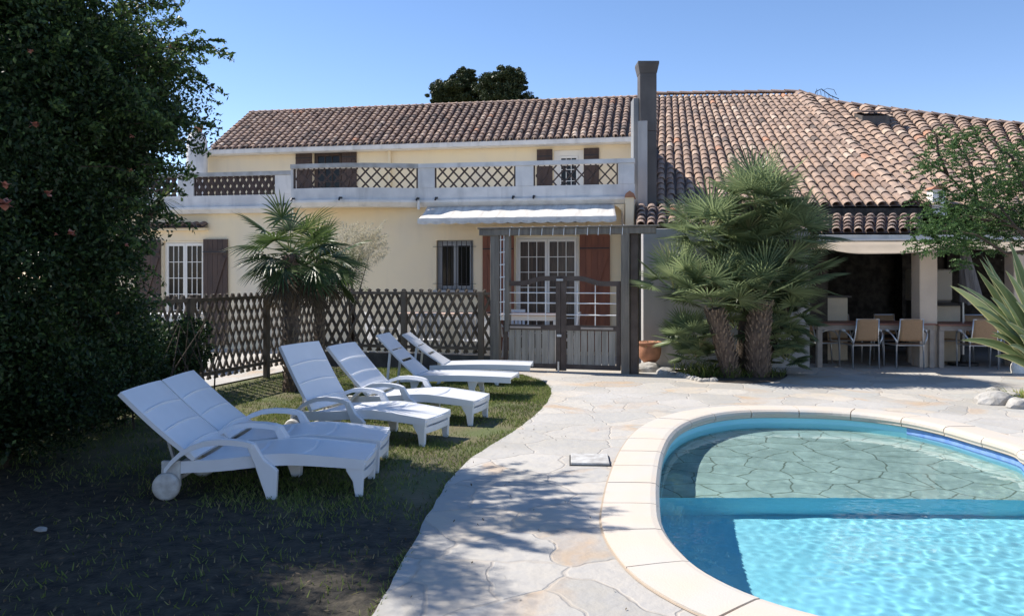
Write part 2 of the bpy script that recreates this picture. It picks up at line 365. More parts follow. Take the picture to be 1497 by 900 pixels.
# ------------------------------------------------------------------ camera, light, sky
cam = bpy.data.cameras.new('camera'); cam.sensor_width = 36; cam.lens = F/1497*36
cam.shift_y = (HY-450)/1497*-1*-1; cam.clip_end = 2000
co = bpy.data.objects.new('camera', cam); COL.objects.link(co); co.location = (0,0,EYE); co.rotation_euler = (math.pi/2,0,0)
SC.camera = co
wd = bpy.data.worlds.new('World'); SC.world = wd; wd.use_nodes = True
nt = wd.node_tree; bg = nt.nodes['Background']; sk = nt.nodes.new('ShaderNodeTexSky'); sk.sky_type = 'NISHITA'; sk.sun_disc = False
sk.sun_elevation = SUN_EL; sk.sun_rotation = math.atan2(SUN_TO.x, SUN_TO.y); sk.air_density = 1.0; sk.dust_density = .1; sk.ozone_density = 3.0
sk.altitude = 3000
hs = nt.nodes.new('ShaderNodeHueSaturation'); hs.inputs['Saturation'].default_value = 1.16; nt.links.new(sk.outputs[0], hs.inputs['Color']); tn = nt.nodes.new('ShaderNodeMix'); tn.data_type = 'RGBA'; tn.blend_type = 'MULTIPLY'; tn.inputs[0].default_value = 1; tn.inputs[7].default_value = (1.34,1.0,.88,1); nt.links.new(hs.outputs[0], tn.inputs[6]); nt.links.new(tn.outputs[2], bg.inputs[0]); bg.inputs[1].default_value = .138
sun = bpy.data.lights.new('sun','SUN'); sun.energy = 3.9; sun.angle = math.radians(.5); sun.color = (1,.94,.85); sun.cycles.is_caustics_light = True
so = bpy.data.objects.new('sun', sun); COL.objects.link(so)
so.rotation_euler = (SUN_TO*math.cos(SUN_EL)+Vector((0,0,math.sin(SUN_EL)))).to_track_quat('Z','Y').to_euler(); so.location = (-20,10,30)
vs_ = SC.view_settings; vs_.view_transform = 'Standard'; vs_.look = 'None'; vs_.exposure = .84; vs_.gamma = 1
SC.cycles.max_bounces = 8; SC.cycles.diffuse_bounces = 4; SC.cycles.transparent_max_bounces = 8
SC.cycles.caustics_refractive = True; SC.cycles.caustics_reflective = False; SC.cycles.sample_clamp_indirect = 4

# ------------------------------------------------------------------ pool outline
inner = [(.93,5.5),(.93,4.95),(1.08,4.5),(1.45,4.0),(2.1,3.55),(3.1,3.2),(4.4,3.1),(5.6,3.5),(6.3,4.4),(6.3,5.5),(5.7,6.5),(5.05,7.2),(4.75,7.9),(4.5,8.7),(4.1,9.4),(3.5,9.8),(2.8,9.85),(2.2,9.5),(1.7,8.9),(1.3,8.0),(1.05,7.0),(.95,6.2)]
def gp(px, py): p = G(px, py); return (p.x, p.y)
inner = [gp(963,745), gp(968,775), gp(990,808), gp(1040,850), gp(1150,896), (1.95,3.75),(2.9,3.35),(4.2,3.2),(5.6,3.5),(6.5,4.5),(6.6,5.6),(6.1,6.5),
         gp(1530,677), gp(1480,659), gp(1420,641), gp(1370,627), gp(1310,615), gp(1240,607), gp(1170,604), gp(1100,604), gp(1050,609), gp(1010,620), gp(985,637), gp(970,665), gp(963,705)]
PI_ = smooth_loop(inner, True, 5)
cen = Vector((3.2,6.2))
def offset_loop(lp, d):
    m = len(lp); out = []
    for i in range(m):
        t = (lp[(i+1)%m]-lp[i-1]).normalized(); nrm = Vector((t.y,-t.x)); out.append(lp[i]+nrm*d)
    return out
area = sum(PI_[i].x*PI_[(i+1)%len(PI_)].y-PI_[(i+1)%len(PI_)].x*PI_[i].y for i in range(len(PI_)))
SGN = 1 if area > 0 else -1
PO_ = offset_loop(PI_, .40*SGN); PB_ = offset_loop(PI_, .04*SGN); PH_ = offset_loop(PI_, .36*SGN)
# ------------------------------------------------------------------ ground sheets
edge_px = [(505,960),(548,900),(575,850),(612,785),(638,735),(660,702),(692,670),(740,640),(772,617),(795,595),(806,578),(803,566),(788,556),(765,549)]
EDGE = smooth_loop([gp(*p) for p in edge_px], False, 4)
EDGE = [Vector((p.x+.025*mnoise.noise(Vector((p.x*9,p.y*9,1))), p.y+.02*mnoise.noise(Vector((p.x*9,p.y*9,5))))) for p in EDGE]
GL = Vector((-0.27,14.62)); GR = Vector((2.04,13.98)); FD = (GR-GL).normalized()
FC = GL - FD*((GL.x+3.62)/FD.x)          # fence corner
LF = Vector((-.46,-1.77)).normalized(); FE = FC+LF*8.5
pav = list(EDGE)+[GL+Vector((.05,-.25)), GL+FD*-.1+Vector((0,.12)), FC+Vector((0,.12)), FC+LF*3.2+Vector((-.12,0)), Vector((-7,12)), Vector((-16,12)), Vector((-16,30)), Vector((22,30)), Vector((22,-3)), Vector((EDGE[0].x-.3,-3))]
BIG = [(-250,-120),(250,-120),(250,400),(-250,400)]
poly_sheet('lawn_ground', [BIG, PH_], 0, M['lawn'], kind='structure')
poly_sheet('paving', [pav, PH_], .022, M['paving'], kind='structure')
# paving edge skirt
mb = MB()
for i in range(len(EDGE)-1):
    a, b = EDGE[i], EDGE[i+1]; mb.add([(a.x,a.y,.022),(b.x,b.y,.022),(b.x,b.y,-.02),(a.x,a.y,-.02)], [(0,1,2,3)])
o = mb.build('paving_edge', M['rock']); o['kind'] = 'structure'

# ------------------------------------------------------------------ swimming pool
pool = thing('swimming_pool', 'kidney shaped swimming pool with pale stone coping and flagstone shelf', 'swimming pool', (3.2,6.2,0))
pinv = Matrix.Translation((-3.2,-6.2,0))
def pchild(o, par, inv): o.parent = par; o.matrix_parent_inverse = inv; return o
WZ = -.13
def wall_strip(mb, lp, z0, z1, r=None):
    m = len(lp); vs = [(p.x,p.y,z0) for p in lp]+[(p.x,p.y,z1) for p in lp]
    mb.add(vs, [(i,(i+1)%m,m+(i+1)%m,m+i) for i in range(m)])
mb = MB(); wall_strip(mb, PB_, -.93, -.04); 
pw = pchild(mb.build('basin_wall', M['basin'], smooth=True), pool, pinv)
pf = poly_sheet('basin_floor', [[(p.x,p.y) for p in PB_]], -.92, M['basin']); pchild(pf, pool, pinv)
# shelf : part of the basin beyond the edge line
SY = lambda x: 7.06+.05*math.sin((x-1)*.9)-.035*(x-1)
def clip_loop(lp, fn):
    out = []; m = len(lp)
    for i in range(m):
        a, b = lp[i], lp[(i+1)%m]; ia, ib = a.y > fn(a.x), b.y > fn(b.x)
        if ia: out.append(a)
        if ia != ib:
            lo, hi = 0., 1.
            for _ in range(20):
                t = (lo+hi)/2; p = a.lerp(b,t)
                if (p.y > fn(p.x)) == ia: lo = t
                else: hi = t
            out.append(a.lerp(b,lo))
    return out
sh = clip_loop(PB_, SY)
# insert riser curve points
ends = [i for i in range(len(sh)) if abs(sh[i].y-SY(sh[i].x)) < .01]
xs = sorted([sh[i].x for i in ends]); rl = [Vector((xs[0]+(xs[-1]-xs[0])*k/24, SY(xs[0]+(xs[-1]-xs[0])*k/24))) for k in range(25)]
arc = [p for p in sh if abs(p.y-SY(p.x)) >= .01]
arc.sort(key=lambda p: math.atan2(p.y-6.6, p.x-3.2))
loop = rl+arc
SZ = -.43
ps = poly_sheet('shelf_top', [[(p.x,p.y) for p in loop]], SZ, M['shelf']); pchild(ps, pool, pinv)
mb = MB()
for i in range(24):
    a, b = rl[i], rl[i+1]; mb.add([(a.x,a.y,-.92),(b.x,b.y,-.92),(b.x,b.y,SZ),(a.x,a.y,SZ)], [(0,1,2,3)])
pr = pchild(mb.build('shelf_riser', M['basin']), pool, pinv)
# blue border band on the right bank just above and below the water
ib = [i for i,p in enumerate(PI_) if p.x > 4.0 and 6.3 < p.y < 9.5]
bandl = [offset_loop(PI_, .034*SGN)[i] for i in ib]
mb = MB(); m_ = len(bandl)
mb.add([(p.x,p.y,-.20) for p in bandl]+[(p.x,p.y,-.045) for p in bandl], [(i,i+1,m_+i+1,m_+i) for i in range(m_-1)])
pb = pchild(mb.build('waterline_band', M['band']), pool, pinv)
mb = MB()   # pale key marks on the band
def band_pt(s, z, off):
    L_ = [0]
    for i in range(m_-1): L_.append(L_[-1]+(bandl[i+1]-bandl[i]).length)
    s = max(0, min(L_[-1]-.001, s)); i = max(k for k in range(m_) if L_[k] <= s); i = min(i, m_-2)
    t = (s-L_[i])/(L_[i+1]-L_[i]); p = bandl[i].lerp(bandl[i+1], t); d = (bandl[i+1]-bandl[i]).normalized()
    nrm = Vector((d.y,-d.x))*-SGN*off
    return Vector((p.x+nrm.x, p.y+nrm.y, z))
s = .05
for q in range(26):
    for seg in ([(0,-.075),(0,-.105)],[(0,-.075),(.035,-.075)],[(.035,-.075),(.035,-.115)],[(.015,-.115),(.035,-.115)],[(.015,-.092),(.015,-.115)]):
        (a0,z0),(a1,z1) = seg
        mb.bar(band_pt(s+a0,z0,.004), band_pt(s+a1,z1,.004), .004, .006, up=Vector((0,0,1)) if z0 == z1 else Vector((1,0,0)))
    s += .06
pm = pchild(mb.build('band_mark', M['bandmark'], pb), pb, Matrix.Identity(4))
for o in (pw, pf, ps, pr): o.cycles.is_caustics_receiver = True
# coping stones
m_ = len(PI_); cum = [0]
for i in range(m_): cum.append(cum[-1]+(PI_[(i+1)%m_]-PI_[i]).length)
tot = cum[-1]; ns = 34
def at(s, off):
    s %= tot; i = max(k for k in range(m_) if cum[k] <= s); t = (s-cum[i])/(cum[i+1]-cum[i])
    A = offs[off]; return A[i].lerp(A[(i+1)%m_], t)
offs = {'i': PI_, 'o': PO_}
prof = [(.0,-.035),(-.012,-.01),(-.006,.02),(.02,.042),(.06,.048),(.2,.045),(.40,.036),(.40,-.02)]   # (offset outward, z)
for k in range(ns):
    s0 = tot*k/ns+.006; s1 = tot*(k+1)/ns-.006; vs = []; fs = []; q = 6; n = len(prof)+1
    dz = random.uniform(-.0015,.0015)
    for j in range(q+1):
        a = at(s0+(s1-s0)*j/q, 'i'); b = at(s0+(s1-s0)*j/q, 'o'); d = (b-a).normalized()
        ln = (b-a).length/.40
        for (o_, z_) in prof+[(0.0,-.05)]: vs.append((a.x+d.x*o_*ln, a.y+d.y*o_*ln, z_+dz))
    for j in range(q):
        for i in range(n): fs.append((j*n+i, j*n+(i+1)%n, (j+1)*n+(i+1)%n, (j+1)*n+i))
    fs += [tuple(range(n)), tuple(range(q*n+n-1, q*n-1, -1))]
    mb = MB(); mb.add(vs, fs); pchild(mb.build('coping_stone', M['coping'], smooth=False), pool, pinv)
# mortar bed below stones
mb = MB(); a_ = offset_loop(PI_, .012*SGN); b_ = offset_loop(PI_, .415*SGN)
mb.add([(p.x,p.y,.034) for p in a_]+[(p.x,p.y,.026) for p in b_], [(i,(i+1)%m_,m_+(i+1)%m_,m_+i) for i in range(m_)])
mb.add([(p.x,p.y,-.06) for p in a_]+[(p.x,p.y,.034) for p in a_], [(i,(i+1)%m_,m_+(i+1)%m_,m_+i) for i in range(m_)])
pchild(mb.build('mortar_bed', M['joint']), pool, pinv)
# water
x0,x1,y0,y1 = .7,6.9,3.0,10.2; NX,NY = 480,560
X,Y = np.meshgrid(np.linspace(x0,x1,NX), np.linspace(y0,y1,NY))
Z = np.zeros_like(X)
rg = np.random.default_rng(3)
for k in range(64):
    wl = .065*1.06**k if k < 34 else rg.uniform(.07,.20); wl = min(wl, .5)
    th = rg.uniform(0,2*math.pi); ph = rg.uniform(0,6.28); kk = 2*math.pi/wl
    Z += (wl*.0012)*np.sin(kk*(X*math.cos(th)+Y*math.sin(th))+ph+1.5*np.sin(X*1.3+ph)+1.2*np.sin(Y*1.7-ph))*.35
calm = 1/(1+np.exp(-(9.2-Y-.25*(X-2))*2.2)); calm2 = .25+.75/(1+np.exp(-(X-1.7)*3)); Z = Z*(.22+.78*calm)*calm2
V = np.stack([X,Y,Z+WZ],-1).reshape(-1,3)
idx = np.arange(NX*NY).reshape(NY,NX)
Fq = np.stack([idx[:-1,:-1],idx[:-1,1:],idx[1:,1:],idx[1:,:-1]],-1).reshape(-1,4)
wl_ = offset_loop(PI_, .06*SGN); pol = [(p.x,p.y) for p in wl_]
cx_ = V[Fq].mean(1); keep = np.array([inside(pol, c[0], c[1]) for c in cx_]) if False else None
xx, yy = cx_[:,0], cx_[:,1]; kp = np.zeros(len(xx), bool); j = len(pol)-1
for i in range(len(pol)):
    xi, yi = pol[i]; xj, yj = pol[j]
    c = ((yi > yy) != (yj > yy)) & (xx < (xj-xi)*(yy-yi)/((yj-yi) or 1e-9)+xi); kp ^= c; j = i
wo = fast_mesh('water_surface', V, Fq[kp], None, M['water'], smooth=True); wo['kind'] = 'structure'
wo.cycles.is_caustics_caster = True
# skimmer lid
c = G(862,677); mb = MB(); mb.box(-.17,.17,-.19,.19,.0,.028)
sl = thing('skimmer_lid', 'pale grey rectangular skimmer lid set in the paving', 'skimmer lid', (c.x,c.y,.022), math.radians(-4))
mb.build('lid', M['plastic_dirty'], sl, bevel=.004)
mb = MB(); mb.box(-.182,.182,-.202,.202,.0,.008); mb.build('rim', M['iron'], sl)
#@@HOUSE
# ------------------------------------------------------------------ house frame
D0 = 17.5; TA = .19; CA = 1/math.sqrt(1+TA*TA); SA = TA*CA
HU = Vector((CA,-SA,0)); HV = Vector((-SA,-CA,0)); HO = Vector((0,D0,0))
def u_of(px, v=0.0):
    k = (px-CX)/F; return (k*D0-k*v*CA+v*SA)/(CA+k*SA)
def HP(u, v, z): return HO+HU*u+HV*v+Vector((0,0,z))
def z_of(py, u, v=0.0): Y = HP(u,v,0).y; return EYE-(py-HY)/F*Y
HRZ = math.atan2(-SA, CA)
# local frame of the house: x = u, y = -v
house = thing('house', 'long cream two-storey villa with balustraded terrace and clay tile roof', 'house', tuple(HO), HRZ)
U = u_of
def wall_open(mb, u0, u1, z0, z1, y0, y1, ops):   # ops: (ua,ub,za,zb)
    xs = sorted({u0,u1}|{o[0] for o in ops}|{o[1] for o in ops})
    for a, b in zip(xs, xs[1:]):
        zs = [(z0,z1)]
        for o in ops:
            if o[0] <= a+1e-6 and o[1] >= b-1e-6:
                nz = []
                for p, q in zs:
                    if o[2] > p: nz.append((p, min(q,o[2])))
                    if o[3] < q: nz.append((max(p,o[3]), q))
                zs = [t for t in nz if t[1]-t[0] > 1e-4]
        for p, q in zs: mb.box(a, b, y0, y1, p, q)
def clean(o):   # merge box seams
    bmm = bmesh.new(); bmm.from_mesh(o.data); bmesh.ops.remove_doubles(bmm, verts=bmm.verts, dist=1e-4)
    seen = {}
    kill = []
    for f in bmm.faces:
        k = frozenset(v.index for v in f.verts)
        if k in seen: kill += [f, seen[k]]
        else: seen[k] = f
    bmesh.ops.delete(bmm, geom=list(set(kill)), context='FACES'); bmm.to_mesh(o.data); bmm.free()
def zpx(py, px, v=0): return z_of(py, U(px,v), v)
# openings of the lower wall
dL = (U(238), U(298), .05, zpx(352,270)); dW = (U(638), U(692), zpx(424,665), zpx(351,665)); dR = (U(753), U(846), .05, zpx(345,800))
mb = MB(); wall_open(mb, U(120), U(914), 0, 3.22, 0.0, .35, [dL,dW,dR]); mb.box(U(120), U(120)+.35, .353, 9, 0, 3.22); mb.box(U(914)-.35, U(914), .353, 3.2, 0, 3.22)
o = mb.build('lower_wall', M['cream'], house)
# dark rooms behind: a closed back so no light leaks
mb = MB(); mb.box(U(125), U(910)-.05, 2.6, 2.7, 0, 3.2); mb.box(U(125), U(910)-.05, .36, 2.7, 3.225, 3.24); mb.build('inner_room', M['curtain'], house)
def glazed(name_parent, u0, u1, z0, z1, y, nx, nz, m, leafs=2, fw=.05, bars=.015, pane=M['glass'], kick=0.0, curtain=True):
    """window/door: frame, each leaf with glazing bars, panes"""
    fr = MB(); fr.box(u0,u0+fw,y-.03,y+.05,z0,z1); fr.box(u1-fw,u1,y-.03,y+.05,z0,z1); fr.box(u0+fw,u1-fw,y-.03,y+.05,z1-fw,z1)
    fr.box(u0+fw,u1-fw,y-.03,y+.05,z0,z0+.03)
    f = fr.build(name_parent, m, house, bevel=.004)
    w = (u1-u0-2*fw)/leafs
    for l in range(leafs):
        a = u0+fw+l*w+.004; b = a+w-.008; q = MB(); s = .045; zb = z0+.035+kick
        q.box(a,a+s,y-.045,y,z0+.035,z1-fw-.005); q.box(b-s,b,y-.045,y,z0+.035,z1-fw-.005)
        q.box(a+s,b-s,y-.045,y,z1-fw-.065,z1-fw-.005); q.box(a+s,b-s,y-.045,y,z0+.035,zb+.06)
        for i in range(1,nx): xx = a+s+(b-a-2*s)*i/nx; q.box(xx-bars/2,xx+bars/2,y-.04,y-.005,zb+.06,z1-fw-.065)
        for i in range(1,nz): zz = zb+.06+(z1-fw-.065-zb-.06)*i/nz; q.box(a+s,b-s,y-.038,y-.007,zz-bars/2,zz+bars/2)
        lf = q.build('casement', m, f)
        p = MB(); p.box(a+s,b-s,y-.02,y-.014,zb+.06,z1-fw-.065); p.build('pane', pane, f)
    return f
def shutter(u0, u1, z0, z1, m, y=-.05, brace=True, flip=False):
    s = MB(); n = max(3, int((u1-u0)/.11)); w = (u1-u0)/n
    for i in range(n): s.box(u0+i*w+.003, u0+(i+1)*w-.003, y, y+.03, z0, z1)
    s.box(u0+.01,u1-.01,y+.008,y+.022,z0+.01,z1-.01)
    if brace:
        for zz in ([z0+.15*(z1-z0), z1-.12*(z1-z0)]): s.box(u0+.02,u1-.02,y-.022,y-.001,zz-.045,zz+.045)
        if z1-z0 > 1.2:
            za, zb = z0+.2*(z1-z0), z1-.17*(z1-z0); a, b = (u0+.06,u1-.06) if not flip else (u1-.06,u0+.06)
            s.bar((a,y-.013,za),(b,y-.013,zb),.02,.08)
    o = s.build('shutter', m, house)
    h = MB()
    for zz in (z0+.15*(z1-z0), z1-.12*(z1-z0)): h.box(u0+.01,u1-.01,y-.03,y-.0225,zz-.012,zz+.012)
    h.build('strap_hinge', M['iron'], o); return o
f = glazed('french_window', dL[0], dL[1], dL[2], dL[3], .12, 3, 6, M['frame_white'])
f = glazed('french_window', dR[0], dR[1], dR[2], dR[3], .12, 3, 7, M['frame_white'], pane=M['curtain'])
f = glazed('barred_window', dW[0], dW[1], dW[2], dW[3], .14, 1, 1, M['frame_grey'], fw=.05)
mb = MB()
for i in range(8): xx = dW[0]+.04+(dW[1]-dW[0]-.08)*i/7; mb.tube([(xx,-.03,dW[2]+.01),(xx,-.03,dW[3]-.02)], .009, 6)
for zz in (dW[2]+.14, dW[3]-.14): mb.bar((dW[0]-.07,-.03,zz),(dW[1]+.07,-.03,zz),.02,.008)
mb.build('window_grille', M['iron'], house)
mb = MB(); mb.box(dW[0]-.06,dW[1]+.06,-.07,.14,dW[2]-.05,dW[2]); mb.build('window_sill', M['frame_grey'], house)
shutter(U(298.5), U(334), .12, dL[3]+.03, M['shutter_dark']); shutter(U(200), U(236), .12, dL[3]+.03, M['shutter_dark'])
shutter(U(847.5), U(892), .10, dR[3]+.03, M['shutter']); shutter(U(706), U(752), .10, dR[3]+.03, M['shutter'], flip=True)
# little tiled hoods
def canal_tiles(mb, E, R, nrow, ncourse, r=.095, es=None, jitter=.012, lift=.0, wf=.42):
    """barrel tiles over the patch between eave polyline E and ridge polyline R (lists of (s,Vector))"""
    def pl(P, s):
        for i in range(len(P)-1):
            if s <= P[i+1][0] or i == len(P)-2:
                t = (s-P[i][0])/(P[i+1][0]-P[i][0]); return P[i][1].lerp(P[i+1][1], t)
    K = 6
    for i in range(nrow):
        s = (i+.5)/nrow; a = pl(E,s); b = pl(R,s); a2 = pl(E,min(1,s+.5/nrow)); b2 = pl(R,min(1,s+.5/nrow)); a1 = pl(E,s-.5/nrow); b1 = pl(R,s-.5/nrow)
        Lr = (b-a).length; nc = max(1, round(ncourse*1.0)); rowj = random.uniform(-.004,.004)
        for c in range(nc):
            t0 = c/nc-.012*(c > 0); t1 = (c+1.18)/nc; t1 = min(t1, 1.0)
            p0 = a.lerp(b,t0); p1 = a.lerp(b,t1); sd0 = (a2.lerp(b2,t0)-a1.lerp(b1,t0)); sd1 = (a2.lerp(b2,t1)-a1.lerp(b1,t1))
            w0 = sd0.length*wf; w1 = sd1.length*(wf-.06); d = (p1-p0).normalized(); sx = sd0.normalized(); up = sx.cross(d).normalized()
            if up.z < 0: up = -up
            off = sx*random.uniform(-jitter,jitter); h0 = .028+lift+random.uniform(0,.012); h1 = .004+lift
            vs = []; off2 = off + sx*random.uniform(-jitter,jitter)*.5
            for k in range(K+1):
                an = math.pi*k/K; vs.append(p0+off+sx*(-math.cos(an)*w0)+up*(math.sin(an)*w0*.85+h0))
            for k in range(K+1):
                an = math.pi*k/K; vs.append(p1+off2+sx*(-math.cos(an)*w1)+up*(math.sin(an)*w1*.85+h1))
            th = -up*.014   # thickness at the lower end
            for k in range(K+1):
                an = math.pi*k/K; vs.append(p0+off+sx*(-math.cos(an)*(w0-.014))+up*(math.sin(an)*(w0-.014)*.85+h0))
            fs = [(k,k+1,K+2+k,K+1+k) for k in range(K)]+[(2*K+2+k,2*K+3+k,k+1,k) for k in range(K)]
            rv = min(1,max(0,random.gauss(.48,.2)+.12*mnoise.noise(Vector((p0.x*.8,p0.y*.8,p0.z)))))
            if random.random() < .004: rv = 1.0
            rv = rv if rv == 1.0 else min(rv,.93)
            mb.add(vs, fs, rv)
    # under tiles: channels as a corrugated sheet just below
    for i in range(nrow):
        s0 = i/nrow; s1 = (i+1)/nrow; q = [pl(E,s0),pl(E,s1),pl(R,s1),pl(R,s0)]; mb.add(q, [(0,1,2,3)], .05)
def roof_obj(name, specs, m, parent=None, under=.10):
    mb = MB()
    for (E,R,nr,nc) in specs: canal_tiles(mb, E, R, nr, nc)
    o = mb.build(name, m, None, rnd=True)
    if parent: o.parent = parent; o.matrix_parent_inverse = parent.matrix_basis.inverted() if True else o.matrix_parent_inverse
    return o
bpy.context.view_layer.update()
def hood(px0, px1, py, z=None, v=.22):
    u0, u1 = U(px0), U(px1); zf = z_of(py, (u0+u1)/2, v)
    E = [(0,HP(u0,v,zf)),(1,HP(u1,v,zf))]; R = [(0,HP(u0,0.0,zf+.10)),(1,HP(u1,0.0,zf+.10))]
    o = roof_obj('tiled_hood', [(E,R,max(4,round((u1-u0)/.2)),1)], M['tile_old'], house)
    mb = MB(); mb.box(u0,u1,-v+.05,0,zf-.06,zf-.005); mb.build('hood_ledge', M['cream'], o).matrix_parent_inverse = o.matrix_parent_inverse.inverted() if False else Matrix.Identity(4)
    return o
def hinv(o): o.parent = house; o.matrix_parent_inverse = house.matrix_world.inverted(); return o
def hood(px0, px1, py, v=.22):
    u0, u1 = U(px0), U(px1); zf = z_of(py, (u0+u1)/2, v)
    E = [(0,Vector((u0,-v,zf))),(1,Vector((u1,-v,zf)))]; R = [(0,Vector((u0,0.0,zf+.10))),(1,Vector((u1,0.0,zf+.10)))]
    mb = MB(); canal_tiles(mb, E, R, max(4,round((u1-u0)/.19)), 1, jitter=.004)
    o = mb.build('tiled_hood', M['tile_old'], house, rnd=True)
    mb = MB(); mb.box(u0,u1,-v+.06,-.003,zf-.055,zf-.004); mb.build('hood_ledge', M['cream'], o)
hood(206, 305, 333); hood(735, 858, 325)
# terrace slab, moulding, parapet
def at_u(path, s): 
    for i in range(len(path)-1):
        L_ = (path[i+1]-path[i]).length
        if s <= L_ or i == len(path)-2: return path[i]+(path[i+1]-path[i])*(s/L_), (path[i+1]-path[i]).normalized()
        s -= L_
def plen(path): return sum((path[i+1]-path[i]).length for i in range(len(path)-1))
def sweep(mb, path, prof):  # prof list of (outward d, z) ; path in (x=u, y) local plane; outward = -y side
    n = len(prof); vs = []; fs = []
    for i, p in enumerate(path):
        t = (path[min(i+1,len(path)-1)]-path[max(i-1,0)]).normalized(); nr = Vector((t.y,-t.x))
        for d, z in prof: vs.append((p.x+nr.x*d, p.y+nr.y*d, z))
    for i in range(len(path)-1):
        for k in range(n): fs.append((i*n+k, i*n+(k+1)%n, (i+1)*n+(k+1)%n, (i+1)*n+k))
    fs += [tuple(range(n)), tuple(range((len(path)-1)*n, len(path)*n))]
    mb.add(vs, fs)
ZB = 3.30; ZT = 4.08
vL, vR = .12, .22
def bulge(px0=427, px1=612, n=14):
    out = []
    for i in range(n+1):
        t = i/n; px = px0+(px1-px0)*t; v = vR+.55*(1-t)**1.0*(1-.25*(1-t))+.16*math.sin(math.pi*t); out.append(Vector((u_of(px,v), -v)))
    return out
pathL = [Vector((U(120,vL),-vL)), Vector((u_of(427,vL),-vL))]
pathC = bulge(); pathR = [Vector((pathC[-1].x+.001,-vR)), Vector((u_of(928,vR),-vR))]
zRz = ZB
for nm, pth, dz in (('left',pathL,-.06),('mid',pathC,0),('right',pathR,0)):
    mb = MB(); sweep(mb, pth, [(-.25,ZB-.14+dz),(.02,ZB-.14+dz),(.10,ZB-.05+dz),(.10,ZB+dz),(-.25,ZB+dz)]); mb.build('moulding', M['gutter'], house)
    mb = MB(); sweep(mb, pth, [(-.10,ZB+.002+dz),(.05,ZB+.002+dz),(.05,ZB+.26+dz),(-.10,ZB+.26+dz)]); mb.build('parapet_base', M['white_trim'], house)
    mb = MB(); sweep(mb, pth, [(-.13,ZT-.09+dz),(.08,ZT-.09+dz),(.08,ZT+dz),(-.13,ZT+dz)]); mb.build('parapet_rail', M['weather_cap'] if nm != 'right' else M['white_trim'], house)
mb = MB(); poly = [(p.x,p.y+.1) for p in pathL+pathC+pathR]+[(U(928),3.0),(U(120),3.0)]
o = poly_sheet('terrace_floor', [poly], ZB-.05, M['stucco_grey'], house)
o = poly_sheet('terrace_soffit', [poly], ZB-.075, M['cream'], house)
def post_on(path, s0, s1, dz, nm='parapet_post'):
    a, t = at_u(path, s0); b, _ = at_u(path, s1); nr = Vector((t.y,-t.x)); mb = MB()
    q = [a+nr*.055, b+nr*.055, b-nr*.105, a-nr*.105]
    mb.hexa([(p.x,p.y,ZB+.262+dz) for p in q]+[(p.x,p.y,ZT-.092+dz) for p in q]); mb.build(nm, M['white_trim'], house)
def sx(path, px, v):   # arc length at which the path meets this column of the facade
    uu = u_of(px, v); best = None; L_ = plen(path)
    return min((abs(at_u(path, L_*k/400)[0].x-uu), L_*k/400) for k in range(401))[1]
def lattice(path, s0, s1, z0, z1, sp, run, w, m, name='lattice_panel', th=.02):
    mb = MB(); k = -int((run)/sp)-1
    s = s0-run
    while s < s1:
        for sg in (0,1):
            pts = []
            for j in range(9):
                t = j/8; ss = s+run*t; zz = z0+(z1-z0)*(t if sg == 0 else 1-t)
                pts.append((ss,zz))
            for (sa,za),(sb,zb) in zip(pts,pts[1:]):
                if sa < s0 or sb > s1: continue
                A, ta = at_u(path, sa); B, tb = at_u(path, sb); nr = Vector((ta.y,-ta.x))*(.008 if sg else -.008)
                mb.bar((A.x+nr.x,A.y+nr.y,za),(B.x+nr.x,B.y+nr.y,zb), th, w)
        s += sp
    mb.box(*(0,0,0,0,0,0)) if False else None
    for ss in (s0+.012, s1-.012):
        A,_ = at_u(path, ss); mb.box(A.x-.012,A.x+.012,A.y-.02,A.y+.02,z0,z1)
    return mb.build(name, m, house)
zl0, zl1 = ZB+.265, ZT-.095
H_ = zl1-zl0
LR = plen(pathR); LC = plen(pathC); LL = plen(pathL)
r = lambda px: sx(pathR, px, vR)
post_on(pathR, 0.0, r(636), 0); post_on(pathR, r(754), r(780), 0); post_on(pathR, r(904), LR-.01, 0)
lattice(pathR, r(636.5), r(753.5), zl0, zl1, .24, .30*1.3, .034, M['darklat'])
lattice(pathR, r(780.5), r(903.5), zl0, zl1, .24, .30*1.3, .028, M['darklat'])
post_on(pathC, 0, .05, 0); lattice(pathC, .055, LC-.02, zl0, zl1, .24, .30*1.3, .034, M['darklat'])
l_ = lambda px: sx(pathL, px, vL)
post_on(pathL, l_(404), LL-.002, -.06); lattice(pathL, l_(285), l_(403.5), zl0-.06, zl1-.06, .155, .17*1.4, .065, M['darklat'], name='claustra_panel', th=.05)
post_on(pathL, l_(262), l_(284.5), -.06); lattice(pathL, .1, l_(261.5), zl0-.06, zl1-.06, .155, .17*1.4, .065, M['darklat'], name='claustra_panel', th=.05)
# water spouts through the parapet
for px, v, pth in ((411,vL,pathL),(420,vL,pathL),(430,.7,pathC),(502,.6,pathC),(613,vR,pathR),(640,vR,pathR),(752,vR,pathR),(782,vR,pathR)):
    s_ = sx(pth, px, v); A, t = at_u(pth, min(s_,plen(pth)-.05)); mb = MB(); dz = -.06 if pth is pathL else 0
    mb.tube([(A.x,A.y-.0,ZB+.05+dz),(A.x,A.y-.16,ZB+.035+dz),(A.x,A.y-.19,ZB-.01+dz)], .022, 8); mb.build('water_spout', M['iron'], house)
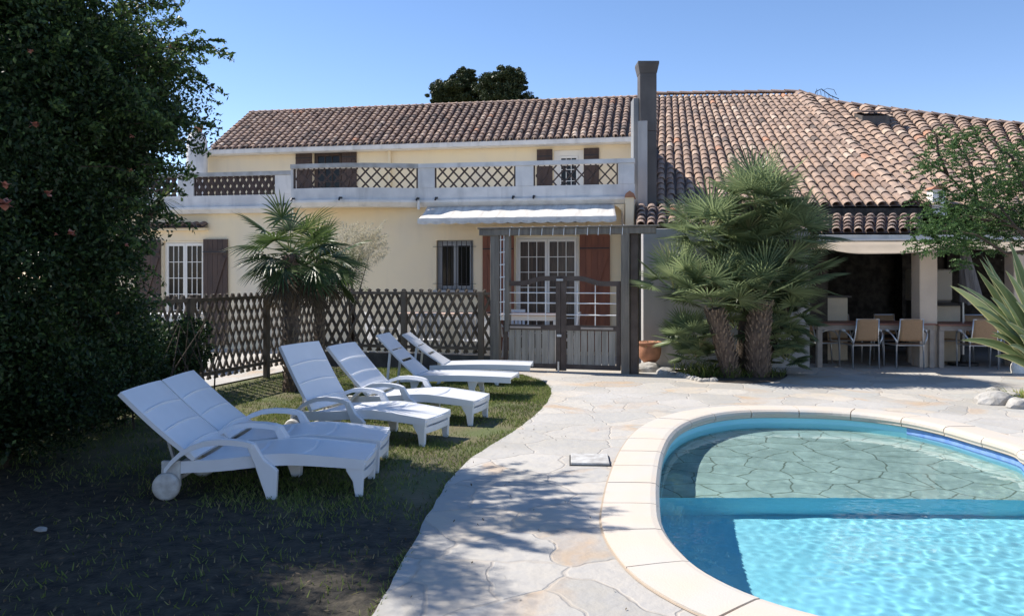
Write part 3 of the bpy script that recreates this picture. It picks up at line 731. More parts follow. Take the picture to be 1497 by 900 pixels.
# awning
uA0, uA1 = u_of(625,.25), u_of(898,.25); vF = 1.05
zt = 3.17; zf = z_of(319.5, u_of(770,vF), vF)
uF0, uF1 = u_of(611,vF), u_of(901,vF)
NXA = 56; vs = []; fs = []
aw = MB()
for i in range(NXA+1):
    t = i/NXA
    for j in range(7):
        q = j/6; sag = -.035*math.sin(math.pi*q); sc_ = 0
        a = Vector((uA0+(uA1-uA0)*t, -.24, zt)); b = Vector((uF0+(uF1-uF0)*t, -vF, zf+.02)); p = a.lerp(b,q); p.z += sag+.014*math.sin(t*NXA*.9)*math.sin(math.pi*q*.8)
        vs.append(p)
for i in range(NXA):
    for j in range(6): fs.append((i*7+j, i*7+j+1, (i+1)*7+j+1, (i+1)*7+j))
aw.add(vs, fs); awo = aw.build('awning_canvas', M['awning'], house, smooth=True)
sm = awo.modifiers.new('s','SOLIDIFY'); sm.thickness = .004
mb = MB(); mb.box(uF0,uF1,-vF-.03,-vF+.02,zf-.04,zf+.03); mb.build('awning_bar', M['gutter'], awo)
mb = MB(); vs = []; nn = 120
for i in range(nn+1):
    x = uF0+(uF1-uF0)*i/nn; vs += [(x,-vF-.034,zf-.035),(x,-vF-.036,zf-.07-.025*abs(math.sin(i*math.pi/8)))]
mb.add(vs, [(2*i,2*i+1,2*i+3,2*i+2) for i in range(nn)]); mb.build('valance', M['awning'], awo)
mb = MB()
for t in (.08,.5,.92):
    a = Vector((uA0+(uA1-uA0)*t,-.05,2.95)); b = Vector((uF0+(uF1-uF0)*t,-vF+.02,zf-.0)); m2 = (a+b)/2+Vector((.25 if t < .6 else -.25,0,-.03)); mb.tube([a,m2],.018,6); mb.tube([m2,b],.018,6)
mb.build('awning_arm', M['gutter'], awo)
# right end: arched buttress column, corner pillar with terracotta cap
mb = MB(); u0 = U(905,.6); mb.box(u_of(915,.30), u_of(927,.30), -.55, -.02, 0, zpx(290,920,.3)-.0); 
o = mb.build('corner_pillar', M['cream'], house)
mb = MB(); a = u_of(914,.3); b = u_of(929,.3); zc = zpx(290,920,.3); mb.rv = .95
mb.prism([(a,zc+.002),(b,zc+.002),(b-.02,zc+.07),((a+b)/2,zc+.13),(a+.02,zc+.07)], -.58, -.0); mb.build('pillar_cap', M['terracotta'], o)
mb = MB(); pts = []
for k in range(9): an = math.pi/2*k/8; pts.append((U(893)+.28*math.sin(an), ZB-.16-.28*(1-math.cos(an))))
mb.prism(pts+[(U(893)+.28,ZB-1.1),(U(914),ZB-1.1),(U(914),ZB-.15)], -.30, -.003); mb.build('arch_bracket', M['cream'], house)
mb = MB(); mb.tube([(U(911),-.08,0),(U(911),-.08,3.1)], .035, 8); mb.build('drain_pipe', M['gutter'], house)
mb = MB(); mb.tube([(U(612,.35),-.35,ZB-.02),(U(612,.35),-.35,ZB-.2)], .03, 8); mb.build('wall_outlet', M['gutter'], house)
# upper storey
VU = -3.3; yU = 3.3
zE = z_of(204, u_of(928,-3.0), -3.0); zR = z_of(143, u_of(928,-7.8), -7.8)
U0, U1 = u_of(298,VU), u_of(929,VU)
w1 = (u_of(458,VU), u_of(500,VU), zE-1.45, zE-.12); w2 = (u_of(809,VU), u_of(853,VU), ZB+.1, z_of(219,u_of(830,VU),VU))
w1 = (w1[0], w1[1], ZB+.1, z_of(221,u_of(480,VU),VU))
mb = MB(); wall_open(mb, U0, U1, ZB-.1, zE-.02, yU, yU+.3, [w1,w2]); mb.box(U0,U0+.3,yU+.301,yU+8,ZB-.1,zE-.02); mb.box(U1-.3,U1,yU+.301,yU+8,ZB-.1,zE-.02)
mb.build('upper_wall', M['cream'], house)
mb = MB(); mb.box(u_of(930,0)+.02, u_of(930,0)+.22, .32, yU+.4, 2.6, zE-.05); mb.build('end_wall', M['stucco_grey'], house)
mb = MB(); mb.box(U0+.31,U1-.31,yU+.6,yU+.65,ZB,zE-.03); mb.build('inner_room', M['curtain'], house)
glazed('attic_window', w1[0], w1[1], w1[2], w1[3], yU+.1, 3, 4, M['shutter_dark'], leafs=1)
glazed('attic_window', w2[0], w2[1], w2[2], w2[3], yU+.1, 3, 4, M['frame_white'], leafs=1, fw=.14)
for a, b, w_, m_2 in ((433,457,w1,M['shutter_dark']),(500.5,522,w1,M['shutter_dark']),(785,808,w2,M['shutter_dark']),(853.5,876,w2,M['shutter_dark'])):
    shutter(u_of(a,VU), u_of(b,VU), w_[2], w_[3]+.02, m_2, y=yU-.045)
mb = MB()
e0, e1 = u_of(303,-2.95), u_of(930,-2.95)
pr_ = [(0,0),(.06,-.02),(.11,0),(.12,.09),(.0,.09)]
mb.prism([(0,0)],0,0) if False else None
vsg = []; 
for uu in (e0,e1):
    for (d,z) in [(0,.10),(0,-.02),(.05,-.05),(.11,-.03),(.13,.07),(.115,.07),(.10,-.015),(.05,-.03),(.015,0),(.015,.10)]: vsg.append((uu, 2.95+.05-d, zE-.03+z))
n = 10; mb.add(vsg, [(i,(i+1)%n,n+(i+1)%n,n+i) for i in range(n)]+[tuple(range(n)),tuple(range(n,2*n))]); mb.build('gutter', M['gutter'], house)
mb = MB(); mb.box(U0,U1,yU-.22,yU-.002,zE-.06,zE-.03); mb.build('soffit', M['frame_white'], house)
ud = u_of(569,-3.2); mb = MB(); mb.bar((ud,yU-.06,ZB),(ud,yU-.06,zE-.05),.10,.07,up=Vector((1,0,0))); mb.build('drain_pipe', M['cream'], house)
mb = MB()
E = [(0,Vector((u_of(303,-2.95),2.95,zE+.02))),(1,Vector((u_of(929,-2.95),2.95,zE+.02)))]
R = [(0,Vector((u_of(366,-7.8),7.8,zR))),(1,Vector((u_of(935,-7.8),7.8,zR)))]
canal_tiles(mb, E, R, 57, 15, wf=.36, lift=.03)
ur = R[0][1].x
while ur < R[1][1].x:      # ridge tiles
    pts = []; 
    for k in range(7): an = math.pi*k/6; pts.append((ur, R[0][1].y-math.cos(an)*.12, zR-.01+math.sin(an)*.085+random.uniform(0,.004)))
    vs = pts+[(x+.44,y,z-.012) for x,y,z in pts]; mb.add(vs, [(k,k+1,8+k,7+k) for k in range(6)], random.gauss(.6,.15)); ur += .4
mb.add([R[0][1],R[1][1],Vector((R[1][1].x,12.4,zE)),Vector((E[0][1].x,12.4,zE))], [(0,1,2,3)], .3)
mb.add([Vector((E[0][1].x,2.95,zE)),Vector((E[0][1].x,12.4,zE)),R[0][1]], [(0,1,2)], .3)
mb.build('roof', M['tile'], house, rnd=True)
# chimney flue against the end wall
cY = 17.4; cx0 = W(935.5,0,cY).x; cx1 = W(960,0,cY).x; ztop = EYE+(HY-107)/F*cY
chm = thing('chimney', 'tall square dark flue rising against the grey end pillar', 'chimney', ((cx0+cx1)/2, cY+.18, 0))
hw = (cx1-cx0)/2; mb = MB(); mb.box(-hw,hw,-.18,.18,2.9,4.75); mb.box(-hw,hw,-.18,.18,4.755,ztop); mb.build('flue', M['chimney'], chm, bevel=.006)
mb = MB(); h2 = hw+.045; z2 = EYE+(HY-90)/F*cY
mb.hexa([(-hw-.005,-.185,ztop),(hw+.005,-.185,ztop),(hw+.005,.185,ztop),(-hw-.005,.185,ztop),(-h2,-.23,z2-.05),(h2,-.23,z2-.05),(h2,.23,z2-.05),(-h2,.23,z2-.05)])
mb.box(-h2,h2,-.23,.23,z2-.049,z2); mb.build('flue_cap', M['chimney'], chm)
px_ = W(927,0,cY).x-(cx0+cx1)/2; mb = MB(); mb.box(px_,-hw-.006,-.10,.30,0,EYE+(HY-142)/F*cY); mb.build('grey_pillar', M['flue_light'], chm, bevel=.008)
mb = MB(); mb.box(-hw,hw+.05,-.10,.28,0,2.89); mb.build('flue_base', M['flue_light'], chm)
# far left chimney pot behind the hedge
c = W(288,212,22); pot = thing('chimney_pot', 'round pale chimney with small cowl behind the flowering hedge', 'chimney', (c.x,c.y,0))
r_ = 14/F*22; zt_ = EYE+(HY-192)/F*22
mb = MB(); mb.lathe([(r_*1.05,0),(r_*1.05,zt_-.7),(r_,zt_-.25),(r_*.75,zt_-.06),(0,zt_)], 20); mb.build('stack', M['white_trim'], pot, smooth=True)
mb = MB()
for k in range(6): an = k*1.05; mb.bar((math.cos(an)*.08,math.sin(an)*.08,zt_-.05),(math.cos(an+1)*.14+.05,math.sin(an)*.14,zt_+.13),.05,.07)
mb.build('cowl', M['terracotta'], pot)

# ------------------------------------------------------------------ right wing (pool house)
barn = thing('pool_house', 'low stone pool house with broad clay tile roof and open shaded porch', 'building', (8,17,0))
binv = Matrix.Translation((-8,-17,0))
def bb(mb, name, m, parent=None, **k):
    o = mb.build(name, m, None, **k); o.parent = parent or barn; o.matrix_parent_inverse = binv if parent is None else Matrix.Identity(4); return o
def wp(px, py, Y): return W(px, py, Y)
EA = [(0,wp(942,304,17.6)),(1,wp(1333,301,16.7))]; RA = [(0,wp(956,141,25.6)),(1,wp(1166,138,24.9))]
EB = [(0,wp(1333,301,16.7)),(1,wp(1660,318,17.0))]; RB = [(0,wp(1166,138,24.9)),(.13,wp(1224,154.5,24.4)),(.55,wp(1440,181,24)),(1,wp(1680,204,23.8))]
mb = MB(); canal_tiles(mb, EA, RA, 24, 27, jitter=.012); canal_tiles(mb, EB, RB, 22, 26, jitter=.012)
# hip tiles
def cap_line(a, b, n, w=.13, rr=(.6,.12)):
    d = (b-a).normalized(); sdv = d.cross(Vector((0,0,1))).normalized(); up = sdv.cross(d)
    for i in range(n):
        p = a.lerp(b,i/n); q = a.lerp(b,min(1,(i+1.12)/n)); vs = []
        for k in range(7): an = math.pi*k/6; vs.append(p+sdv*(-math.cos(an)*w)+up*(math.sin(an)*w*.7+.05+.02))
        for k in range(7): an = math.pi*k/6; vs.append(q+sdv*(-math.cos(an)*w*.9)+up*(math.sin(an)*w*.6+.05))
        mb.add(vs, [(k,k+1,8+k,7+k) for k in range(6)], min(1,max(0,random.gauss(*rr))))
cap_line(EA[1][1], RA[1][1], 24, .12, (.72,.12)); cap_line(RA[0][1], RA[1][1], 11); cap_line(RB[0][1],RB[1][1],4); cap_line(RB[1][1],RB[2][1],11,.14,(.8,.1)); cap_line(RB[2][1],RB[3][1],12,.14,(.8,.1))
back = Vector((2,9,-4)); mb.add([RA[0][1],RA[1][1],RA[1][1]+back,RA[0][1]+back],[(0,1,2,3)],.3); mb.add([RB[0][1],RB[1][1],RB[3][1],RB[3][1]+back,RB[0][1]+back],[(0,1,2,3,4)],.3)
bb(mb, 'roof', M['tile'], rnd=True)
# lower canopy roof
EC = [(0,wp(1035,342,15.2)),(1,wp(1345,340,15.0))]; RC = [(0,wp(1040,316,16.3)),(1,wp(1345,316,16.1))]
mb = MB(); canal_tiles(mb, EC, RC, 19, 5, jitter=.01); 
ED = [(0,wp(930,331,16.0)),(1,wp(1034,331,15.9))]; RD = [(0,wp(930,302,17.2)),(1,wp(1040,302,17.1))]
canal_tiles(mb, ED, RD, 7, 5, jitter=.01); bb(mb, 'porch_roof', M['tile_old'], rnd=True)
# walls: upper strip between the two roofs, fascia, gutter
mb = MB(); a = wp(935,0,17.4); b = wp(1340,0,16.9)
mb.hexa([(a.x,a.y-.25,2.55),(b.x,b.y-.25,2.55),(b.x,b.y,2.55),(a.x,a.y,2.55),(a.x,a.y-.25,3.10),(b.x,b.y-.25,3.06),(b.x,b.y,3.06),(a.x,a.y,3.10)])
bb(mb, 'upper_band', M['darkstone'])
mb = MB(); a = wp(1035,348,15.1); b = wp(1620,350,14.9); mb.bar(a, b, .08, .14); bb(mb, 'gutter_board', M['gutter'])
mb = MB(); a = wp(1035,360,15.25); b = wp(1620,360,15.05); mb.bar(a, b, .25, .12); bb(mb, 'porch_beam', M['pillar'])
yb = 19.5
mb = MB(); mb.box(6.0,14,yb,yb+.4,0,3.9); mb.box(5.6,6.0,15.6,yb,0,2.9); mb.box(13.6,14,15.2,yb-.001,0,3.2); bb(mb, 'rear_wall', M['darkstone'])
mb = MB(); mb.box(5.95,14,15.35,yb+.3,2.46,2.54); bb(mb, 'porch_ceiling', M['brownwood'])
mb = MB(); c = wp(1357.5,400,14.95); hw = 13/F*15; mb.box(c.x-hw,c.x+hw,c.y,c.y+.32,.02,2.25); bb(mb, 'porch_pillar', M['pillar'], bevel=.01)
mb = MB(); c = wp(1500,400,15.0); mb.box(c.x-.22,c.x+.22,c.y,c.y+.3,.02,2.25); bb(mb, 'porch_pillar', M['pillar'], bevel=.01)
# dark hearth in the back wall
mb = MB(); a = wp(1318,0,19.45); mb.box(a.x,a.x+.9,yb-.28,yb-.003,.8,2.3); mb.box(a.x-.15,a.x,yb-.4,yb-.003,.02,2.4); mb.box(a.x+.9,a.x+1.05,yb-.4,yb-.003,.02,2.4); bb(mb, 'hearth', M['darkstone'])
# roof opening (skylight) and vent stack
a = wp(1258,184,22.6); a.z += .22; mb = MB(); w_ = .72
sl2 = thing('roof_window', 'small open roof window in the tiled slope', 'roof window', tuple(a), math.radians(-4))
mb.hexa([(0,-.15,-.25),(w_,-.15,-.25),(w_,.5,.10),(0,.5,.10),(0,-.15,.02),(w_,-.15,.02),(w_,.5,.22),(0,.5,.22)]); mb.build('frame', M['chimney'], sl2)
mb = MB(); mb.hexa([(-.05,-.25,.10),(w_+.1,-.25,.10),(w_+.1,.5,.26),(-.05,.5,.26),(-.05,-.25,.14),(w_+.1,-.25,.14),(w_+.1,.5,.30),(-.05,.5,.30)]); mb.build('sash', M['tile_old'], sl2)
a = wp(1368,296,16.9); vt = thing('roof_vent', 'white square vent stack with orange cap on the eave', 'vent', tuple(a))
mb = MB(); mb.hexa([(-.16,-.15,-.3),(.16,-.15,-.3),(.16,.15,-.3),(-.16,.15,-.3),(-.12,-.12,.26),(.12,-.12,.26),(.12,.12,.26),(-.12,.12,.26)]); vb = mb.build('stack', M['frame_white'], vt)
mb = MB(); mb.box(.0,.08,-.137,-.12,.08,.22); mb.build('opening', M['iron'], vb)
mb = MB(); mb.prism([(-.16,.262),(.16,.262),(.10,.31),(0,.34),(-.10,.31)], -.16, .16); mb.build('cap', M['terracotta'], vt)
a = wp(1190,139,24.8); an = thing('tv_antenna', 'bent television antenna on the roof ridge', 'antenna', tuple(a)); mb = MB()
mb.tube([(0,0,-.1),(.05,0,.10),(.22,0,.18),(.5,0,-.02),(.75,0,-.12)], .014, 5)
for k in range(5): x_ = .1+k*.12; mb.tube([(x_-.06,-.1,.16-k*.05),(x_+.04,.1,.0-k*.03)], .009, 4)
mb.tube([(.25,0,.12),(.4,0,.2),(.6,0,.16),(.68,0,.0)], .008, 4); mb.build('boom', M['iron'], an)

# side grey wall beside the gate
gw = thing('garden_wall', 'smooth grey rendered wall behind the terracotta pot', 'wall', (wp(940,0,15).x,15.0,0))
mb = MB(); mb.box(0,3.05,0,.22,0,EYE+(HY-334)/F*15); mb.build('wall', M['stucco_grey'], gw, bevel=.01)
# sail shade
sail = thing('shade_sail', 'scalloped beige shade cloth stretched along the porch front', 'shade sail', (8,14.6,2.2))
A = wp(1205,356,14.5); B = wp(1420,361,14.2); C_ = wp(1560,359,13.9); mb = MB(); vs = []; fs = []; n = 40
for i in range(n+1):
    t = i/n; x = A.x+(C_.x-A.x)*t; y = A.y+(C_.y-A.y)*t
    zf_ = EYE-((366+6*math.sin(t*2*math.pi*1.45-.6)+1.5*math.sin(t*19))-HY)/F*y
    zb_ = EYE-(352-HY)/F*(y+.55)
    for j in range(5):
        q = j/4; vs.append((x-8, y+.55-.55*q-14.6, zb_*(1-q)+zf_*q-.05*math.sin(math.pi*q)-2.2))
for i in range(n):
    for j in range(4): fs.append((i*5+j,i*5+j+1,(i+1)*5+j+1,(i+1)*5+j))
mb.add(vs,fs); so_ = mb.build('cloth', M['fabric'], sail, smooth=True); sm = so_.modifiers.new('s','SOLIDIFY'); sm.thickness = .006
mb = MB(); mb.tube([(A.x-8,A.y+.55-14.6,zb_-2.2+.03),(C_.x-8,C_.y+.55-14.6,zb_-2.2+.03)], .02, 6); mb.build('rope', M['alu'], sail)
# bar counters and cabinet
c = wp(1150,0,16.2); d = wp(1240,0,16.2); t = thing('bar_counter', 'cream bar counter with dark top behind the left table end', 'counter', ((c.x+d.x)/2,16.5,.022)); w2_ = (d.x-c.x)/2
zt = EYE+(HY-432)/F*16.2-.022
mb = MB(); mb.box(-w2_,w2_,-.28,.28,0,zt-.04); mb.build('body', M['counter'], t, bevel=.01); mb = MB(); mb.box(-w2_-.04,w2_+.06,-.32,.32,zt-.038,zt); mb.build('worktop', M['chimney'], t)
c = wp(1363,0,16.0); d = wp(1405,0,16.0); t = thing('bar_counter', 'short cream counter with black top right of the porch pillar', 'counter', ((c.x+d.x)/2,16.3,.022)); w2_ = (d.x-c.x)/2
zt = EYE+(HY-443)/F*16-.022
mb = MB(); mb.box(-w2_,w2_,-.28,.28,0,zt-.05); mb.build('body', M['counter'], t, bevel=.01); mb = MB(); mb.box(-w2_-.04,w2_+.06,-.33,.32,zt-.048,zt); mb.build('worktop', M['iron'], t)
c = wp(1336,0,17.2); d = wp(1393,0,17.2); z0_ = EYE+(HY-441)/F*17.2; z1_ = EYE+(HY-395)/F*17.2
t = thing('cabinet', 'pale rounded cabinet half hidden behind the porch pillar', 'cabinet', ((c.x+d.x)/2,17.4,.022)); w2_ = (d.x-c.x)/2
mb = MB(); mb.box(-w2_,w2_,-.2,.2,z0_,z1_); mb.build('door', M['cream_panel'], t, bevel=.03); mb = MB(); mb.box(-w2_+.03,w2_-.03,-.18,.2,0,z0_-.004); mb.build('body', M['chimney'], t)
# folded parasol
c = wp(1408,0,15.3); t = thing('parasol', 'folded dark grey parasol standing by the short counter', 'parasol', (c.x,15.3,.022))
mb = MB(); mb.tube([(0,0,0),(0,0,2.35)], .018, 8); mb.build('pole', M['alu'], t)
mb = MB(); mb.lathe([(.26,0),(.26,.05),(.06,.07),(.03,.2)], 16); mb.build('base', M['iron'], t)
mb = MB(); vs = []; n = 24; m3 = 8
for j in range(m3+1):
    q = j/m3; z = 2.3-q*1.15; R_ = .035+.14*q**.8
    for k in range(n): a = 2*math.pi*k/n; rr = R_*(1+.28*math.cos(a*8)*min(1,q*3)); vs.append((rr*math.cos(a)+.16*q,rr*math.sin(a),z+.03*math.cos(a*4)*q))
mb.add(vs, [(j*n+k, j*n+(k+1)%n, (j+1)*n+(k+1)%n, (j+1)*n+k) for j in range(m3) for k in range(n)]); mb.build('canopy', M['parasol'], t, smooth=True)
# ------------------------------------------------------------------ fences and gate
def fence(name, A, B, z0, z1, label, posts, side, kerb=True):
    L_ = (B-A).length; rz = math.atan2(B.y-A.y, B.x-A.x); t = thing(name, label, 'fence', (A.x,A.y,0), rz)
    mb = MB(); sp = .172; run = .62*(z1-z0)/1.1; s = -run
    while s < L_:
        for sg in (0,1):
            a, b = (s, s+run) if sg == 0 else (s+run, s); za, zb = z0-.06, z1+.07
            def at_(x): return za+(zb-za)*(x-a)/(b-a)
            lo, hi = max(0,min(a,b)), min(L_,max(a,b))
            if hi-lo < .06: continue
            jx = random.uniform(-.006,.006)
            mb.tube([(lo+jx,(.016 if sg else -.016),at_(lo)),(hi+jx,(.016 if sg else -.016),at_(hi))], random.uniform(.026,.031)*(1 if side > 0 else .8), 6)
        s += sp
    mb.build('lattice', M['fence'], t)
    mb = MB()
    for z, h in ((z1,.05),(z0+.03,.055)): mb.bar((0,-.045*side,z),(L_,-.045*side,z),.03,h)
    mb.build('rail', M['fence'], t)
    for p in posts: mb = MB(); mb.box(p-.05,p+.05,-.10 if side > 0 else .02,-.02 if side > 0 else .10,0,z1+.04); mb.build('post', M['fence'], t, bevel=.006)
    if kerb: mb = MB(); mb.box(-.1,L_,-.08,.10,0,z0-.10); mb.build('base_wall', M['kerb'], t)
    return t
fence('lattice_fence', FC, GL-FD*.1, .36, 1.37, 'dark crossed-slat fence running from the windmill palms to the gate', [.05,1.72,3.2], 1)
fence('lattice_fence', FC+LF*.1, FE, .22, 1.34, 'dark crossed-slat fence running from the windmill palms towards the hedge', [1.9,3.9,6.0], -1, kerb=False)
def gate_frame():
    d = FD; L_ = (GR-GL).length; rz = math.atan2(d.y,d.x)
    t = thing('garden_pergola', 'weathered grey timber portal framing the garden gate', 'pergola', (GL.x,GL.y,0), rz); zt = EYE+(HY-336)/F*14.6
    mb = MB(); mb.box(-.10,.06,-.08,.08,0,zt-.07); mb.build('post', M['greywood'], t, bevel=.006)
    mb = MB(); mb.box(.16,.24,-.06,.10,0.7,zt-.07); mb.build('post', M['greywood'], t, bevel=.006)
    mb = MB(); mb.box(L_-.17,L_-.03,-.10,.06,0,zt-.07); mb.build('post', M['greywood'], t, bevel=.006)
    mb = MB(); mb.box(L_-.02,L_+.11,-.04,.12,0,zt-.07); mb.build('post', M['brownwood'], t, bevel=.006)
    mb = MB(); mb.box(-.30,L_+.42,-.11,-.06,zt-.10,zt+.01); mb.box(-.28,L_+.40,.06,.11,zt-.10,zt+.005); mb.box(-.32,L_+.48,-.14,.14,zt+.012,zt+.04)
    bm_ = mb.build('beam', M['greywood'], t, bevel=.004)
    mb = MB()
    for k in range(11): x = .25+k*.2+random.uniform(-.02,.02); mb.tube([(x,-.118,zt-.12),(x+.01,-.12,zt+.03),(x+.012,0,zt+.052),(x+.012,.1,zt+.05)], .007, 5)
    mb.build('cord', M['rod'], bm_)
    mb = MB()   # light rope ladder trellis on left post
    for x in (.085,.145): mb.tube([(x,-.05,.9),(x,-.05,zt-.1)], .009, 5)
    for k in range(7): z = 1.0+k*.22; mb.bar((.07,-.055,z),(.165,-.055,z+.01),.012,.018)
    mb.build('trellis', M['rod'], t)
    return t, L_
gt, GLEN = gate_frame()
def gate_leaf(x0, x1, hinge_left, label):
    rz = math.atan2(FD.y,FD.x); o0 = GL+FD*(x0 if hinge_left else x1)
    t = thing('garden_gate', label, 'gate', (o0.x,o0.y,0), rz); w = x1-x0; sg = 1 if hinge_left else -1
    X = lambda a: a*sg
    def bx(mb, a, b, *r): mb.box(min(X(a),X(b)), max(X(a),X(b)), *r)
    fr = MB(); z0, zm, zt = .07, .79, 1.60
    bx(fr,0,.07,-.03,.03,z0,zt-.05); bx(fr,w-.085,w,-.03,.03,z0-.03,zt+.06)
    bx(fr,.07,w-.085,-.028,.028,z0,z0+.08); bx(fr,.07,w-.085,-.028,.028,zm-.05,zm+.04)
    # arched top rail
    P = []
    for k in range(17):
        q = k/16; e = 0 if q < .3 else min(1,(q-.3)/.4); e = e*e*(3-2*e); P.append((X(.0+w*q), zt-.09+e*.09+.0))
    n = len(P)
    for (xa,za),(xb,zb) in zip(P,P[1:]):
        q = sorted([(xa,za),(xb,zb)]); (xa,za),(xb,zb) = q
        fr.hexa([(xa,-.036,za),(xb,-.036,zb),(xb,.036,zb),(xa,.036,za),(xa,-.036,za+.085),(xb,-.036,zb+.085),(xb,.036,zb+.085),(xa,.036,za+.085)])
    fr.build('frame', M['brownwood'], t)
    mb = MB()
    for z in (zm+.22, zm+.42, zm+.60): mb.tube([(X(.07),0,z),(X(w-.085),0,z)], .010, 6)
    for q in (.42,.78) : x = .07+(w-.155)*q; mb.tube([(X(x),.012,zm+.04),(X(x),.012,zt-.03)], .009, 6)
    mb.build('wire_grid', M['rod'], t)
    ns = 7
    for k in range(ns):
        a = .085+(w-.185)*k/ns; ww = (w-.185)/ns; mb = MB(); bx(mb, a+.008, a+ww-.008, -.012,.010, z0+.082, zm-.052); mb.build('slat', M['paleslat'], t)
    mb = MB(); bx(mb,.12,w*.66,-.045,-.03,zm-.025,zm+.012); mb.build('handle_board', M['tableleg'], t)
    if hinge_left:
        mb = MB(); bx(mb,w-.06,w+.02,-.06,-.032,zm-.16,zm-.12); bx(mb,w-.05,w-.02,-.055,-.037,.0,.2); bx(mb,w-.07,w+.05,-.06,-.04,zt+.0,zt+.035); mb.build('latch', M['alu'], t)
    return t
xm = (GLEN)*.5-.03
gate_leaf(.13, xm-.004, True, 'left leaf of the arched wooden gate, slats below white wire grid')
gate_leaf(xm+.004, GLEN-.19, False, 'right leaf of the arched wooden gate, next to the terracotta pot')

